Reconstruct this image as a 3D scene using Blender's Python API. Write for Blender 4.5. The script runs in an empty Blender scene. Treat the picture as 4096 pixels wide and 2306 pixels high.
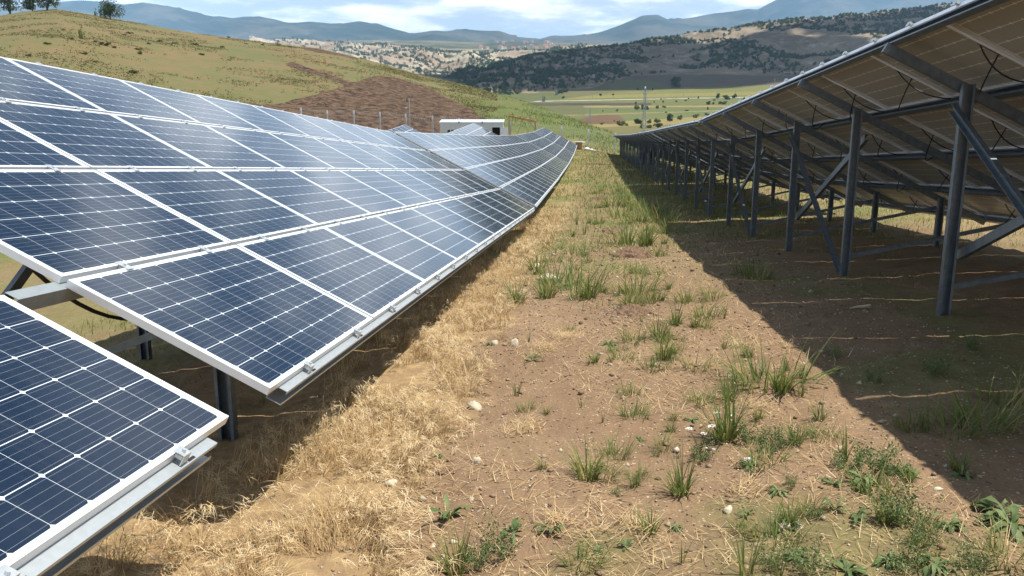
import bpy, math, random
import numpy as np
from mathutils import Matrix, Vector

random.seed(7)
rng = np.random.default_rng(7)
S = bpy.context.scene
COL = S.collection
R = math.radians

# ------------------------------------------------------------------ camera
CAMH = 1.30                      # camera height above the ground under it
PITCH = R(11.5)
FPX = 3189.2                     # focal length in pixels of the 4096 px wide photograph
cam_d = bpy.data.cameras.new('camera')
cam = bpy.data.objects.new('camera', cam_d)
COL.objects.link(cam)
cam.location = (0, 0, CAMH)
cam.rotation_euler = (R(90) - PITCH, 0, 0)
cam_d.sensor_width = 36.0
cam_d.lens = 36.0 * FPX / 4096.0
cam_d.clip_start = 0.05
cam_d.clip_end = 40000
S.camera = cam

# ------------------------------------------------------------------ light
SUN_EL, SUN_AZ = R(69.5), R(94)          # azimuth measured from +Y towards +X
sd = Vector((math.cos(SUN_EL) * math.sin(SUN_AZ), math.cos(SUN_EL) * math.cos(SUN_AZ), math.sin(SUN_EL)))
sun_d = bpy.data.lights.new('sun', 'SUN')
sun_d.energy = 5.0
sun_d.angle = R(0.53)
sun_d.color = (1.0, 0.955, 0.88)
sun = bpy.data.objects.new('sun', sun_d)
sun.rotation_euler = (-sd).to_track_quat('-Z', 'Y').to_euler()
sun.location = (0, 0, 60)
COL.objects.link(sun)
S.view_settings.view_transform = 'Standard'
S.view_settings.look = 'None'
S.view_settings.exposure = 0.55
S.view_settings.gamma = 1.0
try:
    S.view_settings.use_curve_mapping = False
except Exception:
    pass
S.cycles.max_bounces = 6
S.cycles.diffuse_bounces = 2
S.cycles.glossy_bounces = 3
S.cycles.transmission_bounces = 2
S.cycles.transparent_max_bounces = 6
S.cycles.volume_bounces = 0
S.cycles.caustics_reflective = False
S.cycles.caustics_refractive = False
S.cycles.sample_clamp_indirect = 6.0


# ------------------------------------------------------------------ node helper
class NT:
    def __init__(self, tree):
        self.t = tree
        tree.nodes.clear()

    def n(self, typ, **kw):
        nd = self.t.nodes.new(typ)
        for k, v in kw.items():
            setattr(nd, k, v)
        return nd

    def put(self, sock, v):
        if v is None:
            return
        if isinstance(v, bpy.types.NodeSocket):
            self.t.links.new(v, sock)
        else:
            if isinstance(v, (tuple, list)) and len(v) == 3 and sock.type == 'RGBA':
                v = (*v, 1.0)
            sock.default_value = v

    def m(self, op, a, b=None, c=None, clamp=False):
        nd = self.n('ShaderNodeMath', operation=op, use_clamp=clamp)
        self.put(nd.inputs[0], a)
        self.put(nd.inputs[1], b)
        self.put(nd.inputs[2], c)
        return nd.outputs[0]

    def mix(self, f, a, b, blend='MIX'):
        nd = self.n('ShaderNodeMix', data_type='RGBA', blend_type=blend)
        self.put(nd.inputs[0], f)
        self.put(nd.inputs[6], a)
        self.put(nd.inputs[7], b)
        return nd.outputs[2]

    def noise(self, vec, scale, detail=4, rough=.55, dist=0.0):
        nd = self.n('ShaderNodeTexNoise')
        if vec is not None:
            self.put(nd.inputs['Vector'], vec)
        nd.inputs['Scale'].default_value = scale
        nd.inputs['Detail'].default_value = detail
        nd.inputs['Roughness'].default_value = rough
        nd.inputs['Distortion'].default_value = dist
        return nd.outputs[0]

    def ramp(self, f, lo, hi, a=0.0, b=1.0):
        nd = self.n('ShaderNodeMapRange')
        nd.interpolation_type = 'SMOOTHSTEP'
        self.put(nd.inputs[0], f)
        nd.inputs[1].default_value = lo
        nd.inputs[2].default_value = hi
        nd.inputs[3].default_value = a
        nd.inputs[4].default_value = b
        return nd.outputs[0]

    def cramp(self, f, stops):
        nd = self.n('ShaderNodeValToRGB')
        self.put(nd.inputs[0], f)
        e = nd.color_ramp.elements
        while len(e) < len(stops):
            e.new(0.5)
        for i, (p, c) in enumerate(stops):
            e[i].position = p
            e[i].color = (*c, 1)
        return nd.outputs[0]

    def attr(self, name):
        return self.n('ShaderNodeAttribute', attribute_name=name).outputs['Fac']

    def attrc(self, name):
        return self.n('ShaderNodeAttribute', attribute_name=name).outputs['Color']

    def objco(self):
        return self.n('ShaderNodeTexCoord').outputs['Object']

    def pos(self):
        return self.n('ShaderNodeNewGeometry').outputs['Position']

    def sep(self, v):
        nd = self.n('ShaderNodeSeparateXYZ')
        self.put(nd.inputs[0], v)
        return nd.outputs

    def bump(self, h, strength=.5, dist=.02):
        nd = self.n('ShaderNodeBump')
        nd.inputs['Strength'].default_value = strength
        nd.inputs['Distance'].default_value = dist
        self.put(nd.inputs['Height'], h)
        return nd.outputs[0]

    def principled(self, col, rough=.6, metal=0.0, spec=.5, normal=None, sub=None):
        p = self.n('ShaderNodeBsdfPrincipled')
        self.put(p.inputs['Base Color'], col)
        self.put(p.inputs['Roughness'], rough)
        self.put(p.inputs['Metallic'], metal)
        self.put(p.inputs['Specular IOR Level'], spec)
        if normal is not None:
            self.put(p.inputs['Normal'], normal)
        return p.outputs[0]

    def out(self, surf=None, vol=None):
        o = self.n('ShaderNodeOutputMaterial')
        if surf is not None:
            self.t.links.new(surf, o.inputs['Surface'])
        if vol is not None:
            self.t.links.new(vol, o.inputs['Volume'])


def mat(name):
    m = bpy.data.materials.new(name)
    m.use_nodes = True
    return m, NT(m.node_tree)


# ------------------------------------------------------------------ sky
W = bpy.data.worlds.new('World')
S.world = W
W.use_nodes = True
nt = NT(W.node_tree)
sky = nt.n('ShaderNodeTexSky', sky_type='NISHITA')
sky.sun_disc = False
sky.sun_elevation = SUN_EL
sky.sun_rotation = SUN_AZ
sky.altitude = 800
sky.air_density = 1.0
sky.dust_density = 1.5
sky.ozone_density = 1.3
dirv = nt.n('ShaderNodeTexCoord').outputs['Generated']
sx, sy, sz = nt.sep(dirv)
zz = nt.m('ADD', nt.m('MAXIMUM', sz, 0.0), 0.10)
cv = nt.n('ShaderNodeCombineXYZ')
nt.put(cv.inputs[0], nt.m('DIVIDE', sx, zz))
nt.put(cv.inputs[1], nt.m('DIVIDE', sy, zz))
n1 = nt.m('ADD', nt.noise(cv.outputs[0], 1.15, 8, .56, .25), nt.ramp(sz, .10, .30, .055, 0))
n2 = nt.noise(cv.outputs[0], 5.0, 6, .6)
cov = nt.ramp(nt.m('ADD', nt.m('MULTIPLY', n1, .82), nt.m('MULTIPLY', n2, .18)), .455, .575)
shade = nt.noise(cv.outputs[0], 2.3, 6, .6)
ccol = nt.mix(nt.ramp(shade, .38, .62), (13.5, 15.0, 17.0), (27.0, 27.2, 27.2))
# the heap clouds crowd towards the horizon; overhead the sky is mostly open
openness = nt.ramp(sz, .25, .80, .96, .20)
veil = nt.mix(nt.ramp(sz, .08, .34, .62, 0), sky.outputs[0], (17.5, 20.5, 23.5))
skyc = nt.mix(nt.m('MULTIPLY', cov, openness), veil, ccol)
bg = nt.n('ShaderNodeBackground')
nt.put(bg.inputs[0], skyc)
bg.inputs[1].default_value = 0.05
wo = nt.n('ShaderNodeOutputWorld')
nt.t.links.new(bg.outputs[0], wo.inputs[0])


# ------------------------------------------------------------------ object helpers
def tag(o, label=None, cat=None, group=None, kind=None):
    if label:
        o['label'] = label
    if cat:
        o['category'] = cat
    if group:
        o['group'] = group
    if kind:
        o['kind'] = kind
    return o


def empty(name, loc=(0, 0, 0), rz=0.0, label=None, cat=None, group=None):
    o = bpy.data.objects.new(name, None)
    o.empty_display_size = .2
    o.location = loc
    o.rotation_euler = (0, 0, rz)
    COL.objects.link(o)
    return tag(o, label, cat, group)


def mesh_np(name, V, Q, mats=(), attrs=None, midx=None, smooth=False):
    """numpy verts (n,3), quads (m,4) (or tris (m,3)) -> mesh"""
    V = np.asarray(V, np.float32)
    Q = np.asarray(Q, np.int32)
    me = bpy.data.meshes.new(name)
    k = Q.shape[1]
    me.vertices.add(len(V))
    me.vertices.foreach_set('co', V.ravel())
    me.loops.add(Q.size)
    me.loops.foreach_set('vertex_index', Q.ravel())
    me.polygons.add(len(Q))
    me.polygons.foreach_set('loop_start', np.arange(0, Q.size, k, dtype=np.int32))
    me.polygons.foreach_set('loop_total', np.full(len(Q), k, np.int32))
    if midx is not None:
        me.polygons.foreach_set('material_index', np.asarray(midx, np.int32))
    if smooth:
        me.polygons.foreach_set('use_smooth', np.ones(len(Q), bool))
    for a, d in (attrs or {}).items():
        d = np.asarray(d, np.float32)
        if d.ndim == 1:
            at = me.attributes.new(a, 'FLOAT', 'POINT')
            at.data.foreach_set('value', d)
        else:
            at = me.attributes.new(a, 'FLOAT_COLOR', 'POINT')
            c4 = np.ones((len(d), 4), np.float32)
            c4[:, :3] = d
            at.data.foreach_set('color', c4.ravel())
    for m in mats:
        me.materials.append(m)
    me.update(calc_edges=True)
    me.validate()
    return me


def link(name, me, parent=None, loc=None):
    o = bpy.data.objects.new(name, me)
    COL.objects.link(o)
    if parent is not None:
        o.parent = parent
    if loc is not None:
        o.location = loc
    return o


class MB:
    """collects boxes, bars, profiles and tubes into one mesh"""
    def __init__(self):
        self.v, self.f, self.mi = [], [], []
        self.cm = 0

    def add(self, vs, fs):
        b = len(self.v)
        self.v += [tuple(map(float, p)) for p in vs]
        for q in fs:
            self.f.append(tuple(b + i for i in q))
            self.mi.append(self.cm)

    def box(self, x0, x1, y0, y1, z0, z1):
        self.add([(x0, y0, z0), (x1, y0, z0), (x1, y1, z0), (x0, y1, z0), (x0, y0, z1), (x1, y0, z1), (x1, y1, z1), (x0, y1, z1)],
                 [(0, 3, 2, 1), (4, 5, 6, 7), (0, 1, 5, 4), (1, 2, 6, 5), (2, 3, 7, 6), (3, 0, 4, 7)])

    def prism(self, prof, a, b, xd, yd):
        """extrude 2-D profile (list of (p,q)) from point a to b; p along xd, q along yd"""
        a, b, xd, yd = map(np.asarray, (a, b, xd, yd))
        n = len(prof)
        vs = [a + xd * p + yd * q for p, q in prof] + [b + xd * p + yd * q for p, q in prof]
        fs = [(i, (i + 1) % n, n + (i + 1) % n, n + i) for i in range(n)]
        fs += [tuple(range(n))[::-1], tuple(range(n, 2 * n))]
        self.add(vs, fs)

    def bar(self, a, b, w, h, up=(0, 0, 1)):
        a, b = np.asarray(a, float), np.asarray(b, float)
        d = b - a
        d /= np.linalg.norm(d)
        x = np.cross(d, up)
        if np.linalg.norm(x) < 1e-6:
            x = np.cross(d, (1, 0, 0))
        x /= np.linalg.norm(x)
        y = np.cross(x, d)
        self.prism([(-w / 2, -h / 2), (w / 2, -h / 2), (w / 2, h / 2), (-w / 2, h / 2)], a, b, x, y)

    def tube(self, pts, r, k=6, caps=True):
        pts = [np.asarray(p, float) for p in pts]
        rs = r if isinstance(r, (list, tuple)) else [r] * len(pts)
        b = len(self.v)
        ref = np.array((0.13, 0.21, 0.97))
        for i, p in enumerate(pts):
            d = pts[min(i + 1, len(pts) - 1)] - pts[max(i - 1, 0)]
            d /= max(np.linalg.norm(d), 1e-9)
            x = np.cross(d, ref)
            if np.linalg.norm(x) < .15:
                x = np.cross(d, (1, 0, 0))
            x /= np.linalg.norm(x)
            y = np.cross(d, x)
            for j in range(k):
                t = 2 * math.pi * j / k
                self.v.append(tuple(p + (x * math.cos(t) + y * math.sin(t)) * rs[i]))
        for i in range(len(pts) - 1):
            for j in range(k):
                self.f.append((b + i * k + j, b + i * k + (j + 1) % k, b + (i + 1) * k + (j + 1) % k, b + (i + 1) * k + j))
                self.mi.append(self.cm)
        if caps:
            self.f.append(tuple(b + j for j in range(k))[::-1])
            self.mi.append(self.cm)
            e = b + (len(pts) - 1) * k
            self.f.append(tuple(e + j for j in range(k)))
            self.mi.append(self.cm)

    def mesh(self, name, mats, smooth=False):
        me = bpy.data.meshes.new(name)
        me.from_pydata(self.v, [], self.f)
        for m in (mats if isinstance(mats, (list, tuple)) else [mats]):
            me.materials.append(m)
        me.polygons.foreach_set('material_index', np.asarray(self.mi, np.int32))
        if smooth:
            me.polygons.foreach_set('use_smooth', np.ones(len(me.polygons), bool))
        me.update()
        return me

    def build(self, name, mats, parent=None, loc=None, smooth=False):
        return link(name, self.mesh(name, mats, smooth), parent, loc)


# ------------------------------------------------------------------ numeric noise
def vnoise(x, y, seed=0):
    x = np.asarray(x, float)
    y = np.asarray(y, float)
    xi, yi = np.floor(x).astype(np.int64), np.floor(y).astype(np.int64)
    xf, yf = x - xi, y - yi
    u, v = xf * xf * (3 - 2 * xf), yf * yf * (3 - 2 * yf)

    def h(a, b):
        n = (a * 374761393 + b * 668265263 + seed * 974634777) & 0x7fffffff
        n = ((n ^ (n >> 13)) * 1274126177) & 0x7fffffff
        n = (n ^ (n >> 16)) & 0xffff
        return n / 65535.0
    return (h(xi, yi) * (1 - u) + h(xi + 1, yi) * u) * (1 - v) + (h(xi, yi + 1) * (1 - u) + h(xi + 1, yi + 1) * u) * v


def fbm(x, y, oct=4, seed=0, ridged=False):
    s, a, t = 0.0, 1.0, 0.0
    for i in range(oct):
        n = vnoise(x * 2 ** i, y * 2 ** i, seed + i * 17)
        if ridged:
            n = 1 - np.abs(2 * n - 1)
        s = s + n * a
        t += a
        a *= .5
    return s / t


def sstep(x, a, b):
    t = np.clip((np.asarray(x, float) - a) / (b - a), 0, 1)
    return t * t * (3 - 2 * t)


# ------------------------------------------------------------------ photograph pixel (2576 px wide) -> direction
def ray(px, py):
    a, b = (np.asarray(px, float) * 1.59006 - 2048) / FPX, (np.asarray(py, float) * 1.59006 - 1153) / FPX
    c, s = math.cos(PITCH), math.sin(PITCH)
    return np.stack(np.broadcast_arrays(a, c - b * s, -b * c - s), -1)


def azel(px, py):
    d = ray(px, py)
    return np.arctan2(d[..., 0], d[..., 1]), d[..., 2] / np.hypot(d[..., 0], d[..., 1])


def table_px(pts):
    """[(px, py, r)] -> arrays az, tan(el), r sorted by az"""
    p = np.array(pts, float)
    az, el = azel(p[:, 0], p[:, 1])
    o = np.argsort(az)
    return az[o], el[o], p[o, 2]


# ------------------------------------------------------------------ the ground under the arrays (z relative to the world origin)
TY = [-30, 3.7, 20.8, 37.8, 54.6, 71.5, 88.4, 120]
TZ = [2.5, .747, -.147, -.454, -.62, -.52, -.177, .35]
RY = [-30, 6.3, 19.9, 36.5, 53.4, 70, 87, 120]
RZ = [2.6, .827, .137, -.23, -.54, -.757, -.95, -1.35]


def smooth_interp(y, X, Z):
    y = np.asarray(y, float)
    return (np.interp(y - 3, X, Z) + np.interp(y, X, Z) + np.interp(y + 3, X, Z)) / 3


def base_ground(x, y):
    x, y = np.asarray(x, float), np.asarray(y, float)
    gl = smooth_interp(y, TY, TZ) - 2.22 - np.interp(y, [0, 14, 50, 80], [.36, .36, .12, 0])
    gr = smooth_interp(y, RY, RZ) - 2.40 + .12 * sstep(y, 20, 50)
    xl = -4.625 + .0966 * (y - 3.7) + 1.9
    xr = 3.197 + .098 * (y - 6.3) + 1.9
    s = (x - xl) / (xr - xl)
    s = np.where(s < 0, .5 * s, s)
    s = np.clip(s, -1.6, 2.1)
    drop = np.clip(xl + .6 - x, 0, 5.5) * .12 * np.interp(y, [-5, 20, 45], [1, 1, 0])
    return gl + (gr - gl) * s - drop + CAMH


CREST = table_px([(-900, 150, 200), (-500, 95, 225), (-200, 70, 240), (0, 40, 245), (60, 30, 245), (140, 23, 245), (230, 37, 243), (330, 56, 240),
                  (500, 86, 236), (600, 99, 232), (700, 112, 228), (800, 122, 225), (870, 138, 222), (960, 161, 215), (1060, 190, 205),
                  (1180, 217, 190), (1300, 251, 172), (1400, 285, 155), (1480, 315, 140), (1545, 337, 130), (1620, 368, 128), (1720, 405, 126),
                  (1900, 425, 126), (2300, 435, 126), (2900, 435, 126)])
RB = table_px([(-900, 0, 60), (0, 0, 72), (500, 0, 92), (900, 0, 103), (1500, 0, 103), (2900, 0, 103)])


def ground_r(az, r):
    x, y = r * np.sin(az), r * np.cos(az)
    z = base_ground(x, y)
    rb = np.interp(az, RB[0], RB[2])
    rc = np.interp(az, CREST[0], CREST[2])
    el = np.interp(az, CREST[0], CREST[1])
    zc = el * rc + CAMH
    zb = base_ground(rb * np.sin(az), rb * np.cos(az))
    t = np.clip((r - rb) / (rc - rb), 0, 1)
    und = (fbm(x / 26, y / 26, 3, 5) - .5) * 2.6 * np.sin(np.pi * t) ** 1.0
    hill = zb + (zc - zb) * (1.22 * t - .22 * t * t) + und
    # ease into the slope
    over = np.maximum(r - rc, 0)
    slope_c = (zc - zb) / (rc - rb) * .78
    fall = zc + slope_c * over - .0085 * over ** 2
    fall = np.maximum(fall, -40)
    out = np.where(r < rb, z, np.where(r < rc, hill, fall))
    back = sstep(np.abs(az), R(75), R(110))
    return out * (1 - back) + np.where(r > 60, base_ground(60 * np.sin(az), 60 * np.cos(az)), z) * back


def micro(x, y):
    d = np.hypot(x, y)
    a = 1 - sstep(d, 25, 60)
    n = (fbm(x / .9, y / .9, 3, 31) - .5) * .085 + (fbm(x / .21, y / .21, 3, 47) - .5) * .045 + (fbm(x / .06, y / .06, 2, 77) - .5) * .024
    # a low soil ridge left by levelling along the middle of the aisle
    return n * a


def GZ(x, y):
    x, y = np.asarray(x, float), np.asarray(y, float)
    return ground_r(np.arctan2(x, y), np.hypot(x, y)) + micro(x, y)


def at(px, py):
    """photograph pixel -> point on the ground (walks along the ray)"""
    d = ray(px, py)
    d = d / np.linalg.norm(d)
    r = np.concatenate([np.linspace(1.2, 30, 1500), np.linspace(30, 300, 3000)])
    P = d[None, :] * r[:, None]
    P[:, 2] += CAMH
    g = GZ(P[:, 0], P[:, 1])
    hit = P[:, 2] < g
    k = np.argmax(hit) if hit.any() else 1500 + int(np.argmin((P[:, 2] - g)[1500:]))
    return Vector((P[k, 0], P[k, 1], g[k]))


def inpoly(px, py, poly):
    px, py = np.asarray(px), np.asarray(py)
    c = np.zeros(px.shape, bool)
    j = len(poly) - 1
    for i in range(len(poly)):
        xi, yi = poly[i]
        xj, yj = poly[j]
        k = ((yi > py) != (yj > py)) & (px < (xj - xi) * (py - yi) / (yj - yi + 1e-12) + xi)
        c ^= k
        j = i
    return c


def to_px(x, y, z):
    z = z - CAMH
    c, s = math.cos(PITCH), math.sin(PITCH)
    dep = y * c - z * s
    dep = np.where(dep > .1, dep, .1)
    up = y * s + z * c
    return (x / dep * FPX + 2048) / 1.59006, (-up / dep * FPX + 1153) / 1.59006

# ------------------------------------------------------------------ materials
def simple(name, col, rough=.6, metal=0.0, spec=.5, var=.0, scale=8.0, bump=0.0):
    m, t = mat(name)
    oc = t.objco()
    c = col
    nrm = None
    if var > 0:
        n = t.noise(oc, scale, 5, .6)
        c = t.mix(t.ramp(n, .3, .7), tuple(v * (1 - var) for v in col), tuple(min(1, v * (1 + var)) for v in col))
    if bump > 0:
        nrm = t.bump(t.noise(oc, scale * 3, 4), .5, bump)
    t.out(t.principled(c, rough, metal, spec, nrm))
    return m


M = {}
M['alu'] = simple('anodised_aluminium', (.86, .87, .88), .42, .3, .5, .03, 6)
M['galv'] = simple('galvanised_steel', (.52, .56, .57), .42, .6, .5, .05, 35)
M['galv_dull'] = simple('dark_galvanised_steel', (.165, .195, .22), .45, .6, .5, .16, 14)  # posts and rafters; on right-row rails the dark colour also stands for shade
M['galv_shaded'] = simple('recess_shaded_steel', (.33, .37, .375), .5, .5, .5, .08, 20)  # darker copy of the left-row rail steel; gap shade put into its colour
M['clamp'] = simple('clamp_metal', (.62, .65, .66), .35, .6, .5, .1, 30)
M['black'] = simple('black_plastic', (.012, .012, .013), .5)
M['label'] = simple('dark_label', (.05, .045, .03), .5)


def cell_material(front=True):
    m, t = mat('cell_front' if front else 'cell_back')
    X, Y, Z = t.sep(t.objco())
    P = .1575
    cx = t.m('DIVIDE', t.m('SUBTRACT', X, .0375), P)
    cy = t.m('DIVIDE', t.m('SUBTRACT', t.m('MULTIPLY', Y, -1), .0235), P)
    fx, fy = t.m('FRACT', cx), t.m('FRACT', cy)
    ax = t.m('MULTIPLY', t.m('MINIMUM', fx, t.m('SUBTRACT', 1, fx)), P)
    ay = t.m('MULTIPLY', t.m('MINIMUM', fy, t.m('SUBTRACT', 1, fy)), P)
    inside = t.m('MULTIPLY', t.m('MULTIPLY', t.m('GREATER_THAN', cx, 0), t.m('LESS_THAN', cx, 10)),
                 t.m('MULTIPLY', t.m('GREATER_THAN', cy, 0), t.m('LESS_THAN', cy, 6)))
    if front:
        gap = t.m('MAXIMUM', t.m('LESS_THAN', ax, .0008), t.m('LESS_THAN', ay, .0017))
        dia = t.m('LESS_THAN', t.m('ADD', ax, ay), .0115)
    else:
        gap = t.m('MAXIMUM', t.m('MULTIPLY', t.m('LESS_THAN', ax, .0007), .25), t.m('MULTIPLY', t.m('LESS_THAN', ay, .0042), .9))
        dia = t.m('LESS_THAN', t.m('ADD', ax, ay), .0175)
    white = t.m('MAXIMUM', gap, dia)
    b = t.m('FRACT', t.m('MULTIPLY', fy, 5.0))
    bus = t.m('LESS_THAN', t.m('ABSOLUTE', t.m('SUBTRACT', b, .5)), .012)
    white = t.m('MAXIMUM', white, t.m('MULTIPLY', bus, .38 if front else .12))
    white = t.m('MAXIMUM', white, t.m('SUBTRACT', 1, inside))
    rnd = t.n('ShaderNodeObjectInfo').outputs['Random']
    n = t.noise(t.objco(), 3.0, 3)
    if front:
        cell = t.mix(rnd, (.003, .0115, .030), (.0045, .0148, .037))
        col = t.mix(white, cell, (.62, .68, .72))
        # a thin film of dust breaks the gloss
        mp = t.n('ShaderNodeMapping')
        mp.inputs['Scale'].default_value = (9.0, 1.6, 1.0)
        t.put(mp.inputs[0], t.objco())
        mp.inputs['Location'].default_value = (0, 0, 0)
        lo = t.n('ShaderNodeVectorMath', operation='ADD')
        t.put(lo.inputs[0], mp.outputs[0])
        cr = t.n('ShaderNodeCombineXYZ')
        t.put(cr.inputs[0], t.m('MULTIPLY', rnd, 37.0))
        t.put(lo.inputs[1], cr.outputs[0])
        streak = t.noise(lo.outputs[0], 1.6, 6, .65)
        dust = t.m('ADD', t.ramp(streak, .45, .78, .0, .035), t.m('MULTIPLY', rnd, .006))
        col = t.mix(dust, col, (.40, .36, .30))
        t.out(t.principled(col, t.ramp(streak, .35, .75, .075, .15), 0, .5))
    else:
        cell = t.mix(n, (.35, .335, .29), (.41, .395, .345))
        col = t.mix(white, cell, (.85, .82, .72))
        t.out(t.principled(col, .35, 0, .5))
    return m


M['cell'] = cell_material(True)
M['cellb'] = cell_material(False)

# ---- ground
m, t = mat('soil_and_grass')
pos = t.pos()
dry, grn, plo = t.attr('dry'), t.attr('green'), t.attr('plough')
nb = t.noise(pos, .9, 6, .6)
nf = t.noise(pos, 9.0, 6, .65)
nvf = t.noise(pos, 60.0, 4, .7)
soil = t.mix(t.ramp(nb, .3, .7), (.232, .145, .078), (.345, .232, .130))
soil = t.mix(t.ramp(nf, .35, .75), t.mix(.6, soil, (.23, .15, .09)), soil)
soil = t.mix(t.ramp(nvf, .40, .66), t.mix(.55, soil, (.17, .112, .068)), soil)
vor = t.n('ShaderNodeTexVoronoi')
t.put(vor.inputs['Vector'], pos)
vor.inputs['Scale'].default_value = 34
grit = t.m('LESS_THAN', vor.outputs['Distance'], .20)
soil = t.mix(t.m('MULTIPLY', grit, t.ramp(nf, .42, .6, .0, .85)), soil, (.52, .43, .31))
straw = t.mix(nf, (.25, .165, .080), (.44, .31, .155))
gpale = t.mix(t.ramp(nb, .3, .7), (.125, .120, .038), (.205, .165, .070))
ggreen = t.mix(t.ramp(nf, .3, .7), (.085, .118, .030), (.150, .170, .048))
big = t.noise(pos, .055, 5, .6)
mid = t.noise(pos, .45, 5, .65)
hillc = t.mix(t.ramp(t.m('ADD', t.m('MULTIPLY', big, .5), t.m('MULTIPLY', mid, .5)), .38, .62), (.175, .126, .060), (.118, .122, .046))
hillc = t.mix(t.ramp(t.noise(pos, 1.7, 5, .7), .55, .75, 0, .4), hillc, (.115, .110, .045))
hillc = t.mix(t.ramp(t.noise(pos, 3.3, 4, .7), .62, .78, 0, .5), hillc, (.27, .205, .115))
lush = t.attr('lush')
hillc = t.mix(t.m('MULTIPLY', lush, t.ramp(mid, .25, .6, .45, 1)), hillc, t.mix(t.ramp(t.noise(pos, 2.2, 5, .65), .35, .65), (.055, .092, .022), (.135, .150, .045)))
c1 = t.mix(t.m('MULTIPLY', dry, t.ramp(nf, .30, .62, .25, 1.0)), soil, straw)
c1 = t.mix(t.m('MULTIPLY', grn, t.ramp(mid, .3, .62, .1, .95)), c1, ggreen)
hill = t.attr('hill')
c1 = t.mix(hill, c1, hillc)
ploc = t.mix(t.ramp(t.noise(pos, .85, 8, .78), .43, .57), (.045, .027, .017), (.165, .105, .064))
ploc = t.mix(t.ramp(t.noise(pos, 1.9, 3, .6), .665, .71, 0, .8), ploc, (.38, .29, .19))
edge = t.m('ADD', plo, t.m('MULTIPLY', t.m('SUBTRACT', t.noise(pos, .8, 4, .7), .5), .7))
c1 = t.mix(t.ramp(edge, .44, .56), c1, ploc)
bh = t.m('ADD', t.m('MULTIPLY', nf, .6), t.m('MULTIPLY', nvf, .35))
nrm = t.bump(bh, .75, .035)
ph = t.bump(t.noise(pos, .9, 5, .7), 1.0, .9)
mixn = t.n('ShaderNodeMix', data_type='VECTOR')
t.put(mixn.inputs[0], t.ramp(edge, .44, .56))
t.put(mixn.inputs[4], nrm)
t.put(mixn.inputs[5], ph)
t.out(t.principled(c1, .92, 0, .15, mixn.outputs[1]))
M['ground'] = m


def tint_mat(name, stops, rough=.75, spec=.2, trans=0.0, attr='tint'):
    m, t = mat(name)
    oi = t.n('ShaderNodeObjectInfo').outputs['Random']
    f = t.m('ADD', t.attr(attr), t.m('MULTIPLY', t.m('SUBTRACT', oi, .5), .25), clamp=True)
    c = t.cramp(f, stops)
    s = t.principled(c, rough, 0, spec)
    if trans > 0:
        tr = t.n('ShaderNodeBsdfTranslucent')
        t.put(tr.inputs[0], c)
        mx = t.n('ShaderNodeMixShader')
        mx.inputs[0].default_value = trans
        t.t.links.new(s, mx.inputs[1])
        t.t.links.new(tr.outputs[0], mx.inputs[2])
        s = mx.outputs[0]
    t.out(s)
    return m


M['grass'] = tint_mat('green_grass', [(0, (.090, .135, .030)), (.6, (.175, .225, .058)), (.85, (.28, .27, .085)), (1, (.46, .36, .15))], .55, .3, .35)
M['straw'] = tint_mat('dry_grass', [(0, (.26, .15, .065)), (.45, (.52, .36, .17)), (.8, (.70, .55, .32)), (1, (.80, .70, .50))], .7, .25, .25)
M['weed'] = tint_mat('weed_leaves', [(0, (.080, .125, .038)), (.6, (.135, .190, .065)), (1, (.23, .27, .11))], .6, .3, .25)
M['crown'] = tint_mat('tree_leaves', [(0, (.032, .056, .022)), (.5, (.058, .092, .032)), (1, (.115, .150, .050))], .7, .2, .15)
M['crown_l'] = tint_mat('light_bush_leaves', [(0, (.080, .105, .032)), (.5, (.14, .175, .050)), (1, (.24, .26, .085))], .7, .2, .15)
M['crown_s'] = tint_mat('silvery_leaves', [(0, (.17, .19, .15)), (1, (.34, .36, .30))], .7, .2, .15)
M['bark'] = simple('bark', (.075, .055, .04), .9, var=.4, scale=12)


# ------------------------------------------------------------------ ground sheet (polar grid: fine near the camera, coarse far away)
az_f = np.arange(-37.0, 37.01, .19)
az_c = np.concatenate([np.arange(-180, -37, 6.5), az_f, np.arange(42, 180.1, 6.0)])
AZ = np.radians(az_c)
RR = [0.25]
while RR[-1] < 430:
    RR.append(RR[-1] * (1.022 if RR[-1] < 1.8 else (1.0105 if RR[-1] < 12 else 1.0125)) + .001)
RR = np.array(RR)
A2, R2 = np.meshgrid(AZ, RR)
X2, Y2 = R2 * np.sin(A2), R2 * np.cos(A2)
Z2 = ground_r(A2, R2) + micro(X2, Y2)
PXg, PYg = to_px(X2, Y2, Z2)
onhill = sstep(R2 - np.interp(A2, RB[0], RB[2]), -2, 10)
FIELD = [(598, 262), (700, 262), (800, 236), (868, 216), (846, 206), (800, 190), (745, 175), (716, 163), (735, 155), (770, 169), (830, 187), (884, 209),
         (945, 191), (1000, 196), (1060, 214), (1110, 238), (1180, 273), (1232, 305), (1240, 330), (1235, 352), (1130, 352), (900, 345), (700, 320)]
frontface = R2 < np.interp(A2, CREST[0], CREST[2]) - 3
plough = inpoly(PXg, PYg, FIELD) & frontface & (R2 > 60)
TOPF = [(745, 108), (800, 112), (870, 124), (915, 140), (900, 152), (840, 138), (770, 128)]
plough = plough | (inpoly(PXg, PYg, TOPF) & frontface & (R2 > 60))
plough = plough.astype(float)
for _ in range(2):
    plough[1:-1, 1:-1] = (plough[1:-1, 1:-1] * 2 + plough[:-2, 1:-1] + plough[2:, 1:-1] + plough[1:-1, :-2] + plough[1:-1, 2:]) / 6
Z2 = Z2 + plough * ((fbm(X2 / 1.3, Y2 / 1.3, 3, 91) - .5) * .4)
xlow = -1.04 + .097 * (Y2 - 3.3)
wv = (fbm(X2 / 1.6, Y2 / 1.6, 3, 12) - .5) * 1.1
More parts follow.
